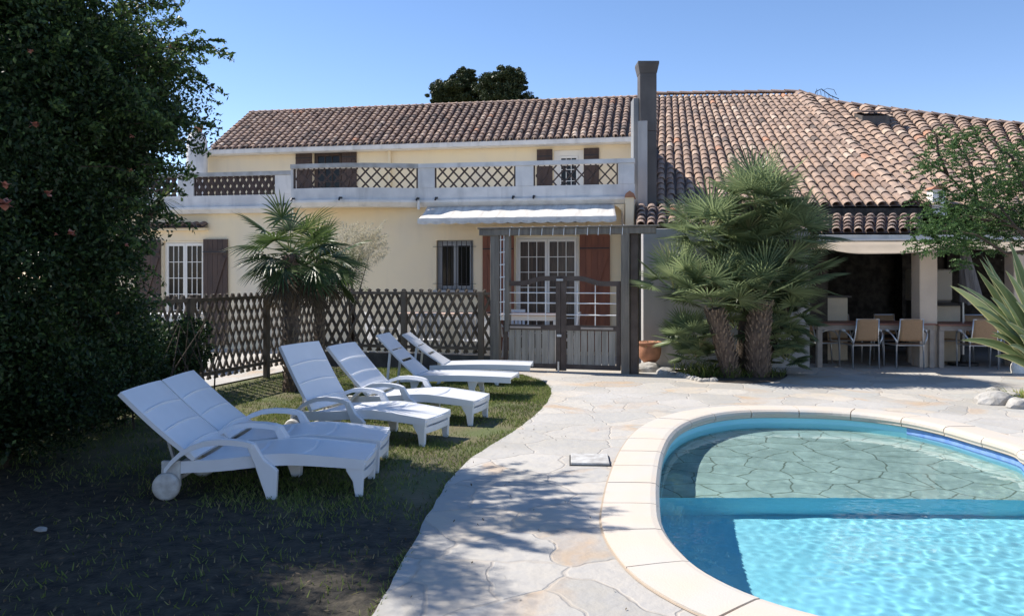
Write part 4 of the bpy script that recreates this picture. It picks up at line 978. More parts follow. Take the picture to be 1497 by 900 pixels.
# ------------------------------------------------------------------ sun loungers
def lounger_arms(label, ang=48, group='white sun loungers on the lawn', meshes={}):
    t = thing('sun_lounger', label, 'sun lounger', group=group)
    hw = .31
    def grid_panel(name, prof, hw0, hw1, th, grooves, m, crown=.0):
        # prof: function s(0..1)->(x,z) ; sheet with curved grooves
        NS, NC = 60, 12; vs = []; L_ = 0
        def pt(s, c):   # c in -1..1
            s2 = min(1,max(0,s)); x, z = prof(s2); x2, z2 = prof(min(1,s2+.01)); x1, z1 = prof(max(0,s2-.01)); tx, tz = x2-x1, z2-z1; q = math.hypot(tx,tz); nx, nz = -tz/q, tx/q
            dep = 0
            for g in grooves:
                d = abs(s-(g+.03*(1-c*c)))
                if d < .014: dep = max(dep, .011*(1-(d/.014)**2))
            if abs(c) > .93: dep = 0
            hwid = hw0+(hw1-hw0)*s2; cc = crown*(1-c*c); o_ = -cc-dep
            return (x+nx*o_, c*hwid, z+nz*o_), (x+nx*(o_-th), c*hwid, z+nz*(o_-th))
        NS = 150
        top = []; bot = []
        for i in range(NS+1):
            for j in range(NC+1):
                a, b = pt(i/NS, -1+2*j/NC); top.append(a); bot.append(b)
        n1 = len(top); vs = top+bot; fs = []; w = NC+1
        for i in range(NS):
            for j in range(NC):
                a = i*w+j; fs.append((a,a+1,a+w+1,a+w)); fs.append((n1+a,n1+a+w,n1+a+w+1,n1+a+1))
            fs.append((i*w,(i+1)*w,n1+(i+1)*w,n1+i*w)); a = i*w+NC; fs.append((a,n1+a,n1+a+w,a+w))
        for j in range(NC): fs.append((j,n1+j,n1+j+1,j+1)); a = NS*w+j; fs.append((a,a+1,n1+a+1,n1+a))
        mb = MB(); mb.add(vs, fs); o = mb.build(name, m, t, smooth=False); return o
    an = math.radians(ang)
    def back(s): l = .76*s; return (.19-l*math.cos(an)-.03*math.sin(s*math.pi)*math.sin(an), .29+l*math.sin(an)-.03*math.sin(s*math.pi)*math.cos(an))
    def back(s): l = .76*s; return (.19-l*math.cos(an), .29+l*math.sin(an)-.02*math.sin(s*math.pi))
    o1 = grid_panel('backrest', back, .362, .355, .035, (.14,.42,.70), M['plastic'], .012)
    def seat(s): x = .21+s*1.27; return (x, .285+.050*math.sin(min(1,s/.55)*math.pi*.5)**2*(1 if s < .55 else 1)-.055*max(0,(s-.55)/.45)**1.2)
    o2 = grid_panel('seat', seat, .325, .28, .028, (.30,.62), M['plastic'], .008)
    for sg in (-1,1):
        y0, y1 = (sg*.335-.022, sg*.335+.022)
        # side rail following the seat
        mb = MB(); pts = [seat(k/14) for k in range(15)]; pts = [(.02,.265)]+[(.12,.28)]+pts
        for (xa,za),(xb,zb) in zip(pts,pts[1:]):
            fa = lambda x: sg*(.325-.035*max(0,x-.3)/1.2)
            mb.hexa([(xa,fa(xa)-.014,za-.085+.03*max(0,xa-.9)),(xb,fa(xb)-.014,zb-.085+.03*max(0,xb-.9)),(xb,fa(xb)+.014,zb-.085+.03*max(0,xb-.9)),(xa,fa(xa)+.014,za-.085+.03*max(0,xa-.9)),
                     (xa,fa(xa)-.014,za+.006),(xb,fa(xb)-.014,zb+.006),(xb,fa(xb)+.014,zb+.006),(xa,fa(xa)+.014,za+.006)])
        mb.build('side_rail', M['plastic'], t)
        # armrest: arc strip + front leg
        mb = MB(); Y = sg*.352; P = [(-.02,.235),(.03,.30),(.10,.365),(.18,.41),(.28,.445),(.40,.458),(.52,.452),(.60,.44),(.645,.425)]
        Wd = .032
        for i,((xa,za),(xb,zb)) in enumerate(zip(P,P[1:])):
            th = .042; mb.hexa([(xa,Y-Wd,za-th),(xb,Y-Wd,zb-th),(xb,Y+Wd,zb-th),(xa,Y+Wd,za-th),(xa,Y-Wd,za),(xb,Y-Wd,zb),(xb,Y+Wd,zb),(xa,Y+Wd,za)])
        ar = mb.build('armrest', M['plastic'], t, bevel=0)
        mb = MB(); prof_ = [(.60,.442),(.655,.424),(.72,.335),(.86,.330),(.835,.24),(.815,.0),(.755,.0),(.70,.16),(.655,.30)]
        mb.prism([(.595,.441),(.66,.422),(.735,.30),(.80,.252),(.835,.22),(.825,.0),(.755,.0),(.705,.14),(.66,.27),(.61,.385)], Y-.024, Y+.024)
        mb.build('leg', M['plastic'], t, bevel=.006)
        mb = MB(); yy = sg*.275; mb.prism([(1.33,.255),(1.49,.255),(1.475,.20),(1.465,.0),(1.41,.0),(1.39,.12),(1.34,.2)], yy-.022, yy+.022)
        mb.build('leg', M['plastic'], t, bevel=.006)
        mb = MB(); R_ = .105; prof_ = []
        for (rr, yy_) in [(.0,.036),(.03,.038),(.055,.030),(.085,.030),(.10,.022),(.105,.0),(.10,-.022),(.05,-.03),(0,-.03)]: prof_.append((rr,yy_))
        vs = []; fs = []; n = 28
        for rr, yy_ in prof_:
            for k in range(n): a = 2*math.pi*k/n; vs.append((rr*math.cos(a), sg*(.385+yy_), .105+rr*math.sin(a)))
        for i in range(len(prof_)-1):
            for k in range(n): fs.append((i*n+k,i*n+(k+1)%n,(i+1)*n+(k+1)%n,(i+1)*n+k))
        mb.add(vs, fs); wl = mb.build('wheel', M['plastic_dirty'], t, smooth=True)
        mb = MB(); mb.box(-.05,.09,sg*.34-.02,sg*.34+.02,.09,.29); mb.build('wheel_bracket', M['plastic_dirty'], t, bevel=.005)
    mb = MB(); mb.tube([(0,-.36,.105),(0,.36,.105)], .014, 8); mb.build('axle', M['plastic_dirty'], t)
    # foot apron with slot
    mb = MB(); 
    for z0_, z1_ in ((.215,.262),(.135,.195)):
        pts = []
        for k in range(9): yy = -.28+.56*k/8; pts.append((1.475+.02*(1-(yy/.28)**2), yy))
        for (xa,ya),(xb,yb) in zip(pts,pts[1:]): mb.hexa([(xa-.03,ya,z0_),(xa,ya,z0_),(xb,yb,z0_),(xb-.03,yb,z0_),(xa-.03,ya,z1_),(xa,ya,z1_),(xb,yb,z1_),(xb-.03,yb,z1_)])
    mb.box(1.43,1.445,-.27,.27,.14,.25)
    mb.build('foot_apron', M['plastic'], t)
    # prop strut under backrest
    mb = MB(); xb, zb = back(.45)
    mb.bar((xb,-.2,zb-.05),(-.0,-.2,.22),.03,.02); mb.bar((xb,.2,zb-.05),(-.0,.2,.22),.03,.02); mb.bar((-.02,-.30,.2),(-.02,.30,.2),.03,.03); mb.build('backrest_prop', M['plastic_dirty'], t)
    return t
def place(t, px, py, deg, z=0.0, x_off=0, y_off=0):
    p = G(px, py); t.location = (p.x,p.y,z); t.rotation_euler = (0,0,math.radians(deg)); return t
# positions: pixel of the ground point under the near wheel; origin is the middle of the axle
def place_wheel(t, px, py, deg):
    p = G(px, py); a = math.radians(deg); n = Vector((-math.sin(a), math.cos(a), 0))*.385; q = p+n
    t.location = (q.x,q.y,0); t.rotation_euler = (0,0,a)
L1 = lounger_arms('nearest white lounger, with a round wheel showing at its back corner', 41)
place_wheel(L1, 243, 731, 0)
L2 = copy_tree(L1); L2['label'] = 'second nearest white lounger, pushed against the nearest one in the tree shade'
a = math.radians(1.5); L2.location = L1.location+Vector((.0, .735, 0)); L2.rotation_euler = (0,0,math.radians(0.5))
def place_foot(t, px, py, deg, lx=1.44, ly=-.275):   # ground pixel of the near foot leg
    p = G(px, py); a = math.radians(deg); off = Vector((lx*math.cos(a)-ly*math.sin(a), lx*math.sin(a)+ly*math.cos(a), 0)); t.location = p-off; t.rotation_euler = (0,0,a)
L3 = lounger_arms('white lounger with armrests and the steepest raised back, third from the camera', 59)
place_foot(L3, 618, 653, -20)
L4 = lounger_arms('white lounger with armrests standing between the steep-backed one and the armless pair', 46)
place_foot(L4, 688, 622, -16)
def lounger_plain(label, ang, m=M['plastic']):
    t = thing('sun_lounger', label, 'sun lounger', group='white sun loungers on the lawn')
    def slab(name, P, hw0, hw1, th, slots=()):
        mb = MB(); n = len(P)
        for i,((xa,za),(xb,zb)) in enumerate(zip(P,P[1:])):
            ta = i/(n-1); tb = (i+1)/(n-1); wa = hw0+(hw1-hw0)*ta; wb = hw0+(hw1-hw0)*tb
            dx, dz = xb-xa, zb-za; q = math.hypot(dx,dz); nx, nz = dz/q*th, -dx/q*th
            def seg(c0,c1): mb.hexa([(xa+nx,wa*c0,za+nz),(xb+nx,wb*c0,zb+nz),(xb+nx,wb*c1,zb+nz),(xa+nx,wa*c1,za+nz),(xa,wa*c0,za),(xb,wb*c0,zb),(xb,wb*c1,zb),(xa,wa*c1,za)])
            seg(-1,-.78); seg(.78,1)
            if i in slots: continue
            seg(-.78,.78)
        return mb.build(name, m, t)
    an = math.radians(ang); P = []
    for k in range(33): s = k/32; l = .80*s; P.append((.30-l*math.cos(an), .30+l*math.sin(an)-.02*math.sin(s*math.pi)+.0))
    slab('backrest', P, .30, .27, .022, slots=(11,12,20))
    P = []
    for k in range(37):
        s = k/36; x = .30+1.36*s; z = .30+.02*math.sin(s*math.pi*.9) if s < .75 else .30+.02*math.sin(.75*math.pi*.9)-.03*(s-.75)*4*(s-.75)
        P.append((x,z-.0))
    slab('seat', P, .31, .27, .03, slots=())
    for sg in (-1,1):
        mb = MB(); pts = [(.1,.29)]+[P[k] for k in range(0,37,4)]
        for (xa,za),(xb,zb) in zip(pts,pts[1:]): mb.hexa([(xa,sg*.315-.016,za-.075),(xb,sg*.315-.016,zb-.075),(xb,sg*.315+.016,zb-.075),(xa,sg*.315+.016,za-.075),(xa,sg*.315-.016,za+.008),(xb,sg*.315-.016,zb+.008),(xb,sg*.315+.016,zb+.008),(xa,sg*.315+.016,za+.008)])
        mb.build('side_rail', m, t)
        for (x0_,x1_,x2_) in ((.22,.32,.20),(1.05,1.15,1.12)):
            mb = MB(); mb.prism([(x0_,.24),(x1_+.05,.24),(x1_,.14),(x2_+.05,.0),(x2_,.0),(x0_+.02,.14)], sg*.27-.02, sg*.27+.02); mb.build('leg', m, t, bevel=.005)
    mb = MB(); mb.box(1.13,1.17,-.25,.25,.02,.05); mb.build('stretcher', m, t)
    xb, zb = .30-.52*math.cos(an), .30+.52*math.sin(an)-.03
    mb = MB(); mb.bar((xb,-.24,zb),(xb-.06,-.24,0.0),.03,.03); mb.bar((xb,.24,zb),(xb-.06,.24,0.0),.03,.03); mb.bar((xb-.05,-.24,.12),(xb-.05,.24,.12),.02,.02); mb.build('backrest_prop', m, t)
    return t
L5 = lounger_plain('armless white lounger whose slotted backrest is in shadow, nearer of the armless pair', 43); place_foot(L5, 693, 583, -11, 1.14, -.27)
L6 = lounger_plain('armless white lounger farthest from the camera with its slotted back in sunlight', 35); place_foot(L6, 726, 563, -6, 1.14, -.27)

# ------------------------------------------------------------------ dining furniture
def dining_chair(label, group='tan mesh dining chairs'):
    t = thing('dining_chair', label, 'chair', group=group)   # origin floor centre, backrest at -y, faces +y
    for sg in (-1,1):
        mb = MB(); mb.tube([(sg*.24,-.22,0),(sg*.235,-.21,.42),(sg*.21,-.24,.60),(sg*.20,-.29,.90)], .013, 7); mb.build('leg', M['alu'], t, smooth=True)
        mb = MB(); pts = [(sg*.28,.24,0),(sg*.29,.22,.35),(sg*.31,.19,.54),(sg*.33,.12,.63),(sg*.335,.02,.665),(sg*.33,-.10,.655),(sg*.31,-.20,.61),(sg*.27,-.25,.53),(sg*.235,-.235,.44)]
        mb.tube(pts, .015, 7); mb.build('leg', M['alu'], t, smooth=True)
        mb = MB(); mb.tube([(sg*.335,.10,.655),(sg*.338,.0,.682),(sg*.333,-.10,.67)], .020, 7); mb.build('armrest', M['rod'], t, smooth=True)
    mb = MB()
    for a,b in (((-.235,-.21,.42),(.235,-.21,.42)),((-.27,.22,.42),(.27,.22,.42)),((-.24,-.21,.42),(-.27,.22,.42)),((.24,-.21,.42),(.27,.22,.42)),): mb.tube([a,b], .012, 6)
    mb.build('seat_frame', M['alu'], t)
    mb = MB(); mb.tube([(-.20,-.29,.89),(.20,-.29,.89)], .011, 6); mb.build('back_bar', M['alu'], t)
    mb = MB(); mb.box(-.225,.225,-.2,.22,.425,.437); mb.build('seat', M['mesh_tan'], t)
    mb = MB(); n = 8; vs = []; fs = []
    for i in range(n+1):
        q = i/n; z = .50+.395*q; y = -.235-.055*q; w = .205
        for j in range(7): c = -1+2*j/6; vs.append((c*w*(1+.05*q), y-.02*(1-c*c), z))
    for i in range(n):
        for j in range(6): fs.append((i*7+j,i*7+j+1,(i+1)*7+j+1,(i+1)*7+j))
    mb.add(vs,fs); o = mb.build('backrest', M['mesh_tan'], t, smooth=True); sm = o.modifiers.new('s','SOLIDIFY'); sm.thickness = .012
    return t
def rect_table(label, L_, D_, h, top, leg, loc, rz, name='dining_table', group=None, cat='table'):
    t = thing(name, label, cat, loc, rz, group)
    mb = MB(); mb.box(-L_/2,L_/2,-D_/2,D_/2,h-.03,h); mb.build('tabletop', top, t, bevel=.004)
    mb = MB(); mb.box(-L_/2+.03,L_/2-.03,-D_/2+.03,-D_/2+.05,h-.12,h-.031); mb.box(-L_/2+.03,L_/2-.03,D_/2-.05,D_/2-.03,h-.12,h-.031); mb.box(-L_/2+.03,-L_/2+.05,-D_/2+.051,D_/2-.051,h-.12,h-.031); mb.box(L_/2-.05,L_/2-.03,-D_/2+.051,D_/2-.051,h-.12,h-.031); mb.build('apron', leg, t)
    for sx_ in (-1,1):
        for sy_ in (-1,1): x = sx_*(L_/2-.06); y = sy_*(D_/2-.06); mb = MB(); mb.box(x-.045,x+.045,y-.045,y+.045,0,h-.121); mb.build('leg', leg, t, bevel=.004)
    return t
PV = .022
ty = 15.35
xa = W(1194,0,14.95).x; xb = W(1366,0,14.95).x
rect_table('long reddish table left of the porch pillar, its corner leg in full view', xb-xa, .95, .80, M['tabletop'], M['tableleg'], ((xa+xb)/2,ty+.02,PV), math.radians(-1))
xc = W(1371,0,14.9).x; rect_table('long table right of the porch pillar, partly behind the spiky flax', 2.3, .95, .79, M['tabletop'], M['tableleg'], (xc+1.15,ty-.08,PV), math.radians(-2))
ch = dining_chair('tan mesh chair at the near side of the left table, left of two')
def pc(t, px, Y, deg, label=None):
    x = (px-CX)/F*Y; t.location = (x,Y,PV); t.rotation_euler = (0,0,math.radians(deg))
    if label: t['label'] = label
pc(ch, 1258, 14.95, 2)
for px, Y, deg, lb in ((1323,14.92,-3,'tan mesh chair at the near side of the left table, right of two'),(1431,14.8,-8,'tan mesh chair at the right table behind the flax tips, back to the pool'),
                       (1496,14.7,4,'tan mesh chair cut off by the right picture edge behind the flax'),
                       (1198,15.45,-78,'tan mesh chair standing sideways at the left end of the tables'),
                       (1232,16.05,176,'tan mesh chair across the left table, near the cream counter'),(1303,16.1,183,'tan mesh chair across the left table, just left of the pillar'),
                       (1376,16.0,181,'tan mesh chair across the right table, before the short counter'),(1436,16.0,178,'tan mesh chair across the right table under the folded parasol')):
    c = copy_tree(ch); pc(c, px, Y, deg, lb)
# terrace tables and white chairs behind the fence
def garden_chair(label):
    t = thing('garden_chair', label, 'chair', group='white garden chairs by the house')
    for sx_ in (-1,1):
        for sy_ in (-1,1): mb = MB(); mb.tube([(sx_*.25,sy_*.24,0),(sx_*.21,sy_*.2,.42)], .018, 6); mb.build('leg', M['rod'], t)
        mb = MB(); mb.tube([(sx_*.24,.22,.42),(sx_*.27,.2,.62),(sx_*.27,-.02,.66),(sx_*.24,-.24,.60)], .017, 6); mb.build('armrest', M['rod'], t)
    mb = MB(); mb.box(-.23,.23,-.23,.23,.42,.445); mb.build('seat', M['plastic'], t, bevel=.005)
    mb = MB()
    for k in range(6): x = -.2+.08*k; mb.bar((x,-.235,.45),(x*.95,-.33,.92),.05,.012,up=Vector((0,1,0)))
    mb.bar((-.23,-.335,.93),(.23,-.335,.93),.02,.06); mb.build('backrest', M['plastic'], t)
    return t
rz = math.radians(-11)
xg = W(700,0,16.2).x
rect_table('pink-topped terrace table seen through the gate', 1.5, .8, .93, M['pinktop'], M['frame_white'], (W(765,0,16.1).x,16.1,PV), rz, 'terrace_table', cat='table')
rect_table('pink-topped terrace table behind the fence under the barred window', 1.9, .8, .93, M['pinktop'], M['frame_white'], (W(655,0,16.4).x,16.4,PV), rz, 'terrace_table', cat='table')
g = garden_chair('white slatted chair behind the gate with its back by the left gate leaf')
for k,(px,Y,deg,lb) in enumerate(((752,16.9,180,None),(822,15.9,80,'white slatted chair seen through the right gate leaf'),(690,15.7,0,'white slatted chair behind the fence near the gate post'),
                  (625,15.9,8,'white slatted chair behind the middle of the fence'),(560,16.0,-60,'white slatted chair behind the fence beside the palms'))):
    c = g if k == 0 else copy_tree(g); pc(c, px, Y, deg, lb)
c = W(245,0,14.5); rect_table('white garden table glimpsed over the ivy on the left', 1.1, .8, 1.02, M['rod'], M['rod'], (c.x,14.5,0), 0, 'garden_table', cat='table')

# ------------------------------------------------------------------ pot, rocks
c = G(951,543); pot = thing('flower_pot', 'round terracotta pot with spiky plant on a pale stone', 'pot', (c.x,c.y+.1,.16))
mb = MB(); mb.lathe([(0,0),(.11,0),(.17,.06),(.205,.16),(.205,.26),(.19,.31),(.215,.32),(.22,.36),(.195,.365),(.185,.32),(.0,.31)], 28); mb.build('bowl', M['terracotta'], pot, smooth=True)
mb = MB()
def blade(mb, o, d, L_, w, droop, n=5, rv=None, fold=0.0):
    d = Vector(d).normalized(); s = d.cross(Vector((0,0,1))); s = s.normalized() if s.length > 1e-3 else Vector((1,0,0)); p = Vector(o); vs = []
    for i in range(n+1):
        q = i/n; ww = w*(1-q**2.2)*(.55+.45*min(1,q*4)); vs += [p-s*ww/2, p+s*ww/2]; d = (d+Vector((0,0,-droop/n))).normalized(); p = p+d*L_/n
    mb.add(vs, [(2*i,2*i+1,2*i+3,2*i+2) for i in range(n)], random.random() if rv is None else rv)
for k in range(46): an = random.uniform(0,6.28); blade(mb, (.05*math.cos(an),.05*math.sin(an),.31), (math.cos(an),math.sin(an),random.uniform(.25,1.4)), random.uniform(.12,.24), .02, .9)
mb.build('plant', M['palm_leaf'], pot, rnd=True)
def rock(name, label, c, s, group=None, seed=0, parent=None, m=M['rock']):
    bmm = bmesh.new(); bmesh.ops.create_icosphere(bmm, subdivisions=3, radius=1)
    for v in bmm.verts:
        q = v.co*1.3+Vector((seed*3.1,seed*1.7,0)); v.co *= 1+.22*mnoise.noise(q)+.10*mnoise.noise(q*2.7); v.co = Vector((v.co.x*s[0], v.co.y*s[1], max(-.3,v.co.z)*s[2]))
    me = bpy.data.meshes.new(name); bmm.to_mesh(me); bmm.free(); me.materials.append(m); o = link(name, me, parent, False); o.location = c
    if label: tag(o, label, 'rock', group)
    return o
p = G(950,545); rock('rock', 'flat pale stone under the terracotta pot', (p.x,p.y+.12,.05), (.26,.2,.12), seed=1)
p = G(975,549); rock('rock', 'small pale stone right of the pot at the palm bed', (p.x,p.y+.1,.04), (.16,.12,.09), seed=2)
for k,(px,py,sx_,lb) in enumerate(((1457,592,.26,'large pale flat rock at the foot of the flax'),(1492,598,.2,'brownish rock by the right picture edge'),(1480,585,.14,'small angular rock between the flax stones'),(1452,575,.1,'tiny stone behind the large flat rock'))):
    p = G(px,py); rock('rock', lb, (p.x,p.y,.04), (sx_,sx_*.7,sx_*.55), seed=5+k)
c = W(1490,544,14.1); rock('rock', 'white pointed stone at the end of the paving under the flax', (c.x,14.1,.06), (.14,.1,.22), seed=12, m=M['frame_white'])
# ------------------------------------------------------------------ vegetation
def fan_leaf(mb, o, d, pet, R, nseg, w, droop, spread=115, rv=.5, tip=.25, n=4):
    """costapalmate fan: petiole then radiating leaflets"""
    d = Vector(d).normalized(); s = d.cross(Vector((0,0,1))); s = s.normalized() if s.length > .05 else Vector((1,0,0)); up = s.cross(d).normalized()
    o = Vector(o); pts = [o]; dd = d.copy()
    for i in range(3): dd = (dd+Vector((0,0,-droop*.12))).normalized(); pts.append(pts[-1]+dd*pet/3)
    mb.rv = min(1,rv+.25); mb.tube(pts, [.014,.010,.008,.007], 4, cap=False)
    h = pts[-1]; tilt = random.uniform(-.5,.5); s2 = (s*math.cos(tilt)+up*math.sin(tilt)).normalized(); nrm = s2.cross(dd).normalized()
    for k in range(nseg):
        a = math.radians(-spread+2*spread*(k+.5)/nseg)+random.uniform(-.03,.03); L_ = R*(1-.30*(abs(a)/math.radians(spread))**2)*random.uniform(.9,1.05)
        q = (dd*math.cos(a)+s2*math.sin(a)).normalized(); side = nrm.cross(q).normalized(); p = h.copy(); vs = []
        fold = random.uniform(.2,.5)
        for i in range(n+1):
            t = i/n; ww = w*(.35+.65*min(1,t*2.2)) if t < .6 else w*(1-(t-.6)/.4)**.8
            vs += [p-side*ww/2+nrm*ww*fold*.5, p-nrm*ww*.1, p+side*ww/2+nrm*ww*fold*.5]
            q = (q+Vector((0,0,-droop/n*(.3+1.6*t*t)))).normalized(); p = p+q*L_/n
        fs = []
        for i in range(n): b = 3*i; fs += [(b,b+1,b+4,b+3),(b+1,b+2,b+5,b+4)]
        mb.add(vs, fs, min(1,max(0,rv+random.uniform(-.22,.22))))
def crown(mb, c, nl, pet, R, nseg, w, droop, zmin=-.5, spread=115, n=4, bias=None):
    for k in range(nl):
        z = zmin+(1-zmin)*(k+.5)/nl; z = max(-1,min(.98,z+random.uniform(-.08,.08))); an = k*2.39996+random.uniform(-.25,.25); r = math.sqrt(max(0,1-z*z))
        d = Vector((r*math.cos(an), r*math.sin(an), z*1.0+.08))
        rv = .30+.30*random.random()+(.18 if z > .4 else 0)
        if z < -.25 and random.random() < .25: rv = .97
        fan_leaf(mb, Vector(c)+d*.06, d, pet*random.uniform(.75,1.15), R*random.uniform(.85,1.1), nseg, w, droop*random.uniform(.6,1.3), spread, rv, n=n)
def palm_trunk(name, pts, rad, m, par, stumps=True, zs=.06):
    mb = MB(); P = [Vector(p) for p in pts]; PP = []; RR = []
    for i in range(len(P)-1):
        for k in range(10):
            t = k/10; PP.append(P[i].lerp(P[i+1],t)); RR.append((rad[i]*(1-t)+rad[i+1]*t)*random.uniform(.93,1.06))
    PP.append(P[-1]); RR.append(rad[-1]); mb.tube(PP, RR, 14)
    o = mb.build(name, m, par, smooth=True)
    if stumps:
        mb = MB(); 
        for i in range(len(PP)-1):
            for k in range(9):
                an = k*2*math.pi/9+i*.37+random.uniform(-.15,.15); r = RR[i]; p = PP[i]+Vector((math.cos(an)*r*.9,math.sin(an)*r*.9,random.uniform(0,.02))); d = Vector((math.cos(an)*.6,math.sin(an)*.6,1)).normalized()
                mb.rv = random.random(); ln = random.uniform(.05,.12); mb.tube([p,p+d*ln], [random.uniform(.018,.028),.008], 4)
        mb.build('leaf_stub', M['stump'], o)
    return o
# Mediterranean fan palm clump ---------------------------------
B = G(1088,553); fp = thing('fan_palm', 'large bushy fan palm with two thick shaggy trunks beside the pool', 'palm', (B.x,B.y,0)); bx_, by_ = B.x, B.y
def loc(px, py, dy=0): p = W(px,py,by_+dy); return (p.x-bx_, dy, p.z)
b1 = (G(1065,551).x-bx_,0,0); b2 = (G(1108,552).x-bx_,.05,0)
palm_trunk('trunk', [b1, loc(1057,500,-.05), loc(1043,452,-.08)], [.14,.155,.14], M['fibre'], fp)
palm_trunk('trunk', [b2, loc(1108,495,-.05), loc(1114,440,0)], [.175,.19,.175], M['fibre'], fp)
palm_trunk('trunk', [(.1,.55,0), loc(1098,420,.6), loc(1105,300,.45)], [.14,.13,.12], M['bark'], fp, stumps=False)
palm_trunk('trunk', [(.4,.5,0), loc(1150,430,.5), loc(1155,350,.4)], [.12,.12,.1], M['bark'], fp, stumps=False)
for (px,py,dy,nl,pet,R,zm) in ((1043,446,-.08,24,.46,.58,-.05),(1114,434,0,26,.44,.56,-.05),(1108,300,.45,34,.40,.62,-.35),(1150,345,.4,24,.40,.58,-.35),(1035,345,.35,24,.42,.58,-.35),(985,425,.15,14,.42,.50,-.1),(1150,470,.3,20,.32,.38,-.5),(1156,410,.25,18,.44,.50,-.3),(1003,500,.15,16,.24,.36,-.2),(1015,525,.3,14,.2,.32,-.2),(1138,500,.25,16,.24,.32,-.4),(1150,528,.3,12,.18,.26,-.3),(1100,365,.6,24,.4,.52,-.4),(1072,405,.5,18,.36,.48,-.4),(1075,480,.7,14,.36,.42,-.4),(1140,430,.6,16,.4,.5,-.5)):
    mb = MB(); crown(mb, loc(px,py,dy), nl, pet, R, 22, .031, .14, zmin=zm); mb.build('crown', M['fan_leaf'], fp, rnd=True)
# bed of soil, grass tufts
bed = [gp(985,547),gp(1010,556),gp(1060,561),gp(1110,562),gp(1142,557),gp(1150,549),gp(1120,543),(bx_+.9,by_+1.0),(bx_-.7,by_+1.0),gp(978,541)]
o = poly_sheet('planting_bed', [smooth_loop(bed,True,4)], .034, M['soil'], kind='structure')
pb_ = [(p.x,p.y) for p in smooth_loop(bed,True,4)]
mb = MB(); n = 0
while n < 620:
    x = random.uniform(bx_-1.2,bx_+.8); y = random.uniform(by_-.25,by_+.6)
    if not inside(pb_, x, y): continue
    dens = 1 if x < bx_+.1 else .5
    if random.random() > dens: continue
    an = random.uniform(0,6.28); blade(mb, (x,y,.03), (math.cos(an)*.6,math.sin(an)*.6,1), random.uniform(.15,.48) if x < bx_-.1 else random.uniform(.1,.25), .014, .8, rv=random.uniform(.1,.6)); n += 1
tag(mb.build('bed_grass', M['grass'], None, rnd=True), 'tufts of green grass round the fan palm trunks', 'grass', kind='stuff')
for k in range(12):
    px = 985+k*5.2+random.uniform(-3,3); p = G(px, 549+min(k,8)*1.3); rock('rock', None, (p.x,p.y,.03), (random.uniform(.05,.10),random.uniform(.04,.07),random.uniform(.04,.06)), seed=20+k)
    o = bpy.data.objects[-1] if False else None
rk = [o for o in bpy.data.objects if o.name.startswith('rock') and 'label' not in o]
for o in rk: tag(o, 'little edging stone in the row in front of the palm trunks', 'rock', 'edging stones of the palm bed')

# windmill palms, left ------------------------------------------
def windmill(px, pyb, pytop, r, label, nl, pet, R, skirt, trunk2=None):
    b = G(px, pyb); t = thing('windmill_palm', label, 'palm', (b.x,b.y,0)); zt = EYE-(pytop-HY)/F*b.y
    palm_trunk('trunk', [(0,0,0),(.01,0,zt*.5),(-.01,0,zt)], [r*.95,r,r*.9], M['fibre'], t)
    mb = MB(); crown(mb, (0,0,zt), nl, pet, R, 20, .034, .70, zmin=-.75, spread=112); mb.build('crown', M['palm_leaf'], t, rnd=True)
    mb = MB()
    for k in range(skirt):
        an = k*2.4+random.uniform(-.3,.3); d = Vector((math.cos(an)*.8,math.sin(an)*.8,-.35-.4*random.random())); fan_leaf(mb, (0,0,zt-.05-.25*random.random()), d, pet*.8, R*.85, 18, .026, 1.3, 110, random.random()*.5, n=4)
    mb.build('dead_fronds', M['dead_leaf'], t, rnd=True)
    return t
windmill(425, 572, 372, .105, 'taller windmill palm with a thick fibrous trunk before the fence corner', 21, .42, .56, 9)
windmill(466, 560, 388, .055, 'slimmer windmill palm leaning right beside the thick one', 17, .36, .50, 5)
# pale feathery shrub behind
b = W(516,0,15.6); t = thing('feathery_shrub', 'pale plumed shrub showing over the fence behind the windmill palms', 'shrub', (b.x,b.y,0))
mb = MB(); 
for k in range(9): mb.tube([(random.uniform(-.1,.1),random.uniform(-.1,.1),0),(random.uniform(-.25,.2),random.uniform(-.2,.2),1.1),(random.uniform(-.4,.45),random.uniform(-.3,.3),2.1)], [.02,.014,.005], 5)
mb.build('stem', M['bark'], t)
P = []
for k in range(90):
    c0 = np.array([random.uniform(-.35,.45),random.uniform(-.3,.3),random.uniform(1.9,2.5)]); d = np.array([c0[0]*1.2+.15,c0[1],random.uniform(.1,.7)]); d /= np.linalg.norm(d); L_ = random.uniform(.2,.38)
    tt = RNG.uniform(0,1,90)[:,None]; P.append(c0+d*tt*L_+RNG.normal(size=(90,3))*.03*(1-tt*.7))
V_,F_,R_ = leaf_cards(np.concatenate(P), .034, aspect=.4); fast_mesh('plume', V_,F_,R_, M['plume'], t)
P = np.concatenate([blob_points(260,(random.uniform(-.5,.2),random.uniform(-.3,.3),random.uniform(1.2,2.2)),(.22,.22,.2)) for k in range(16)])
V_,F_,R_ = leaf_cards(P, .05, aspect=.25); fast_mesh('foliage', V_,F_,R_, M['olive_leaf'], t)

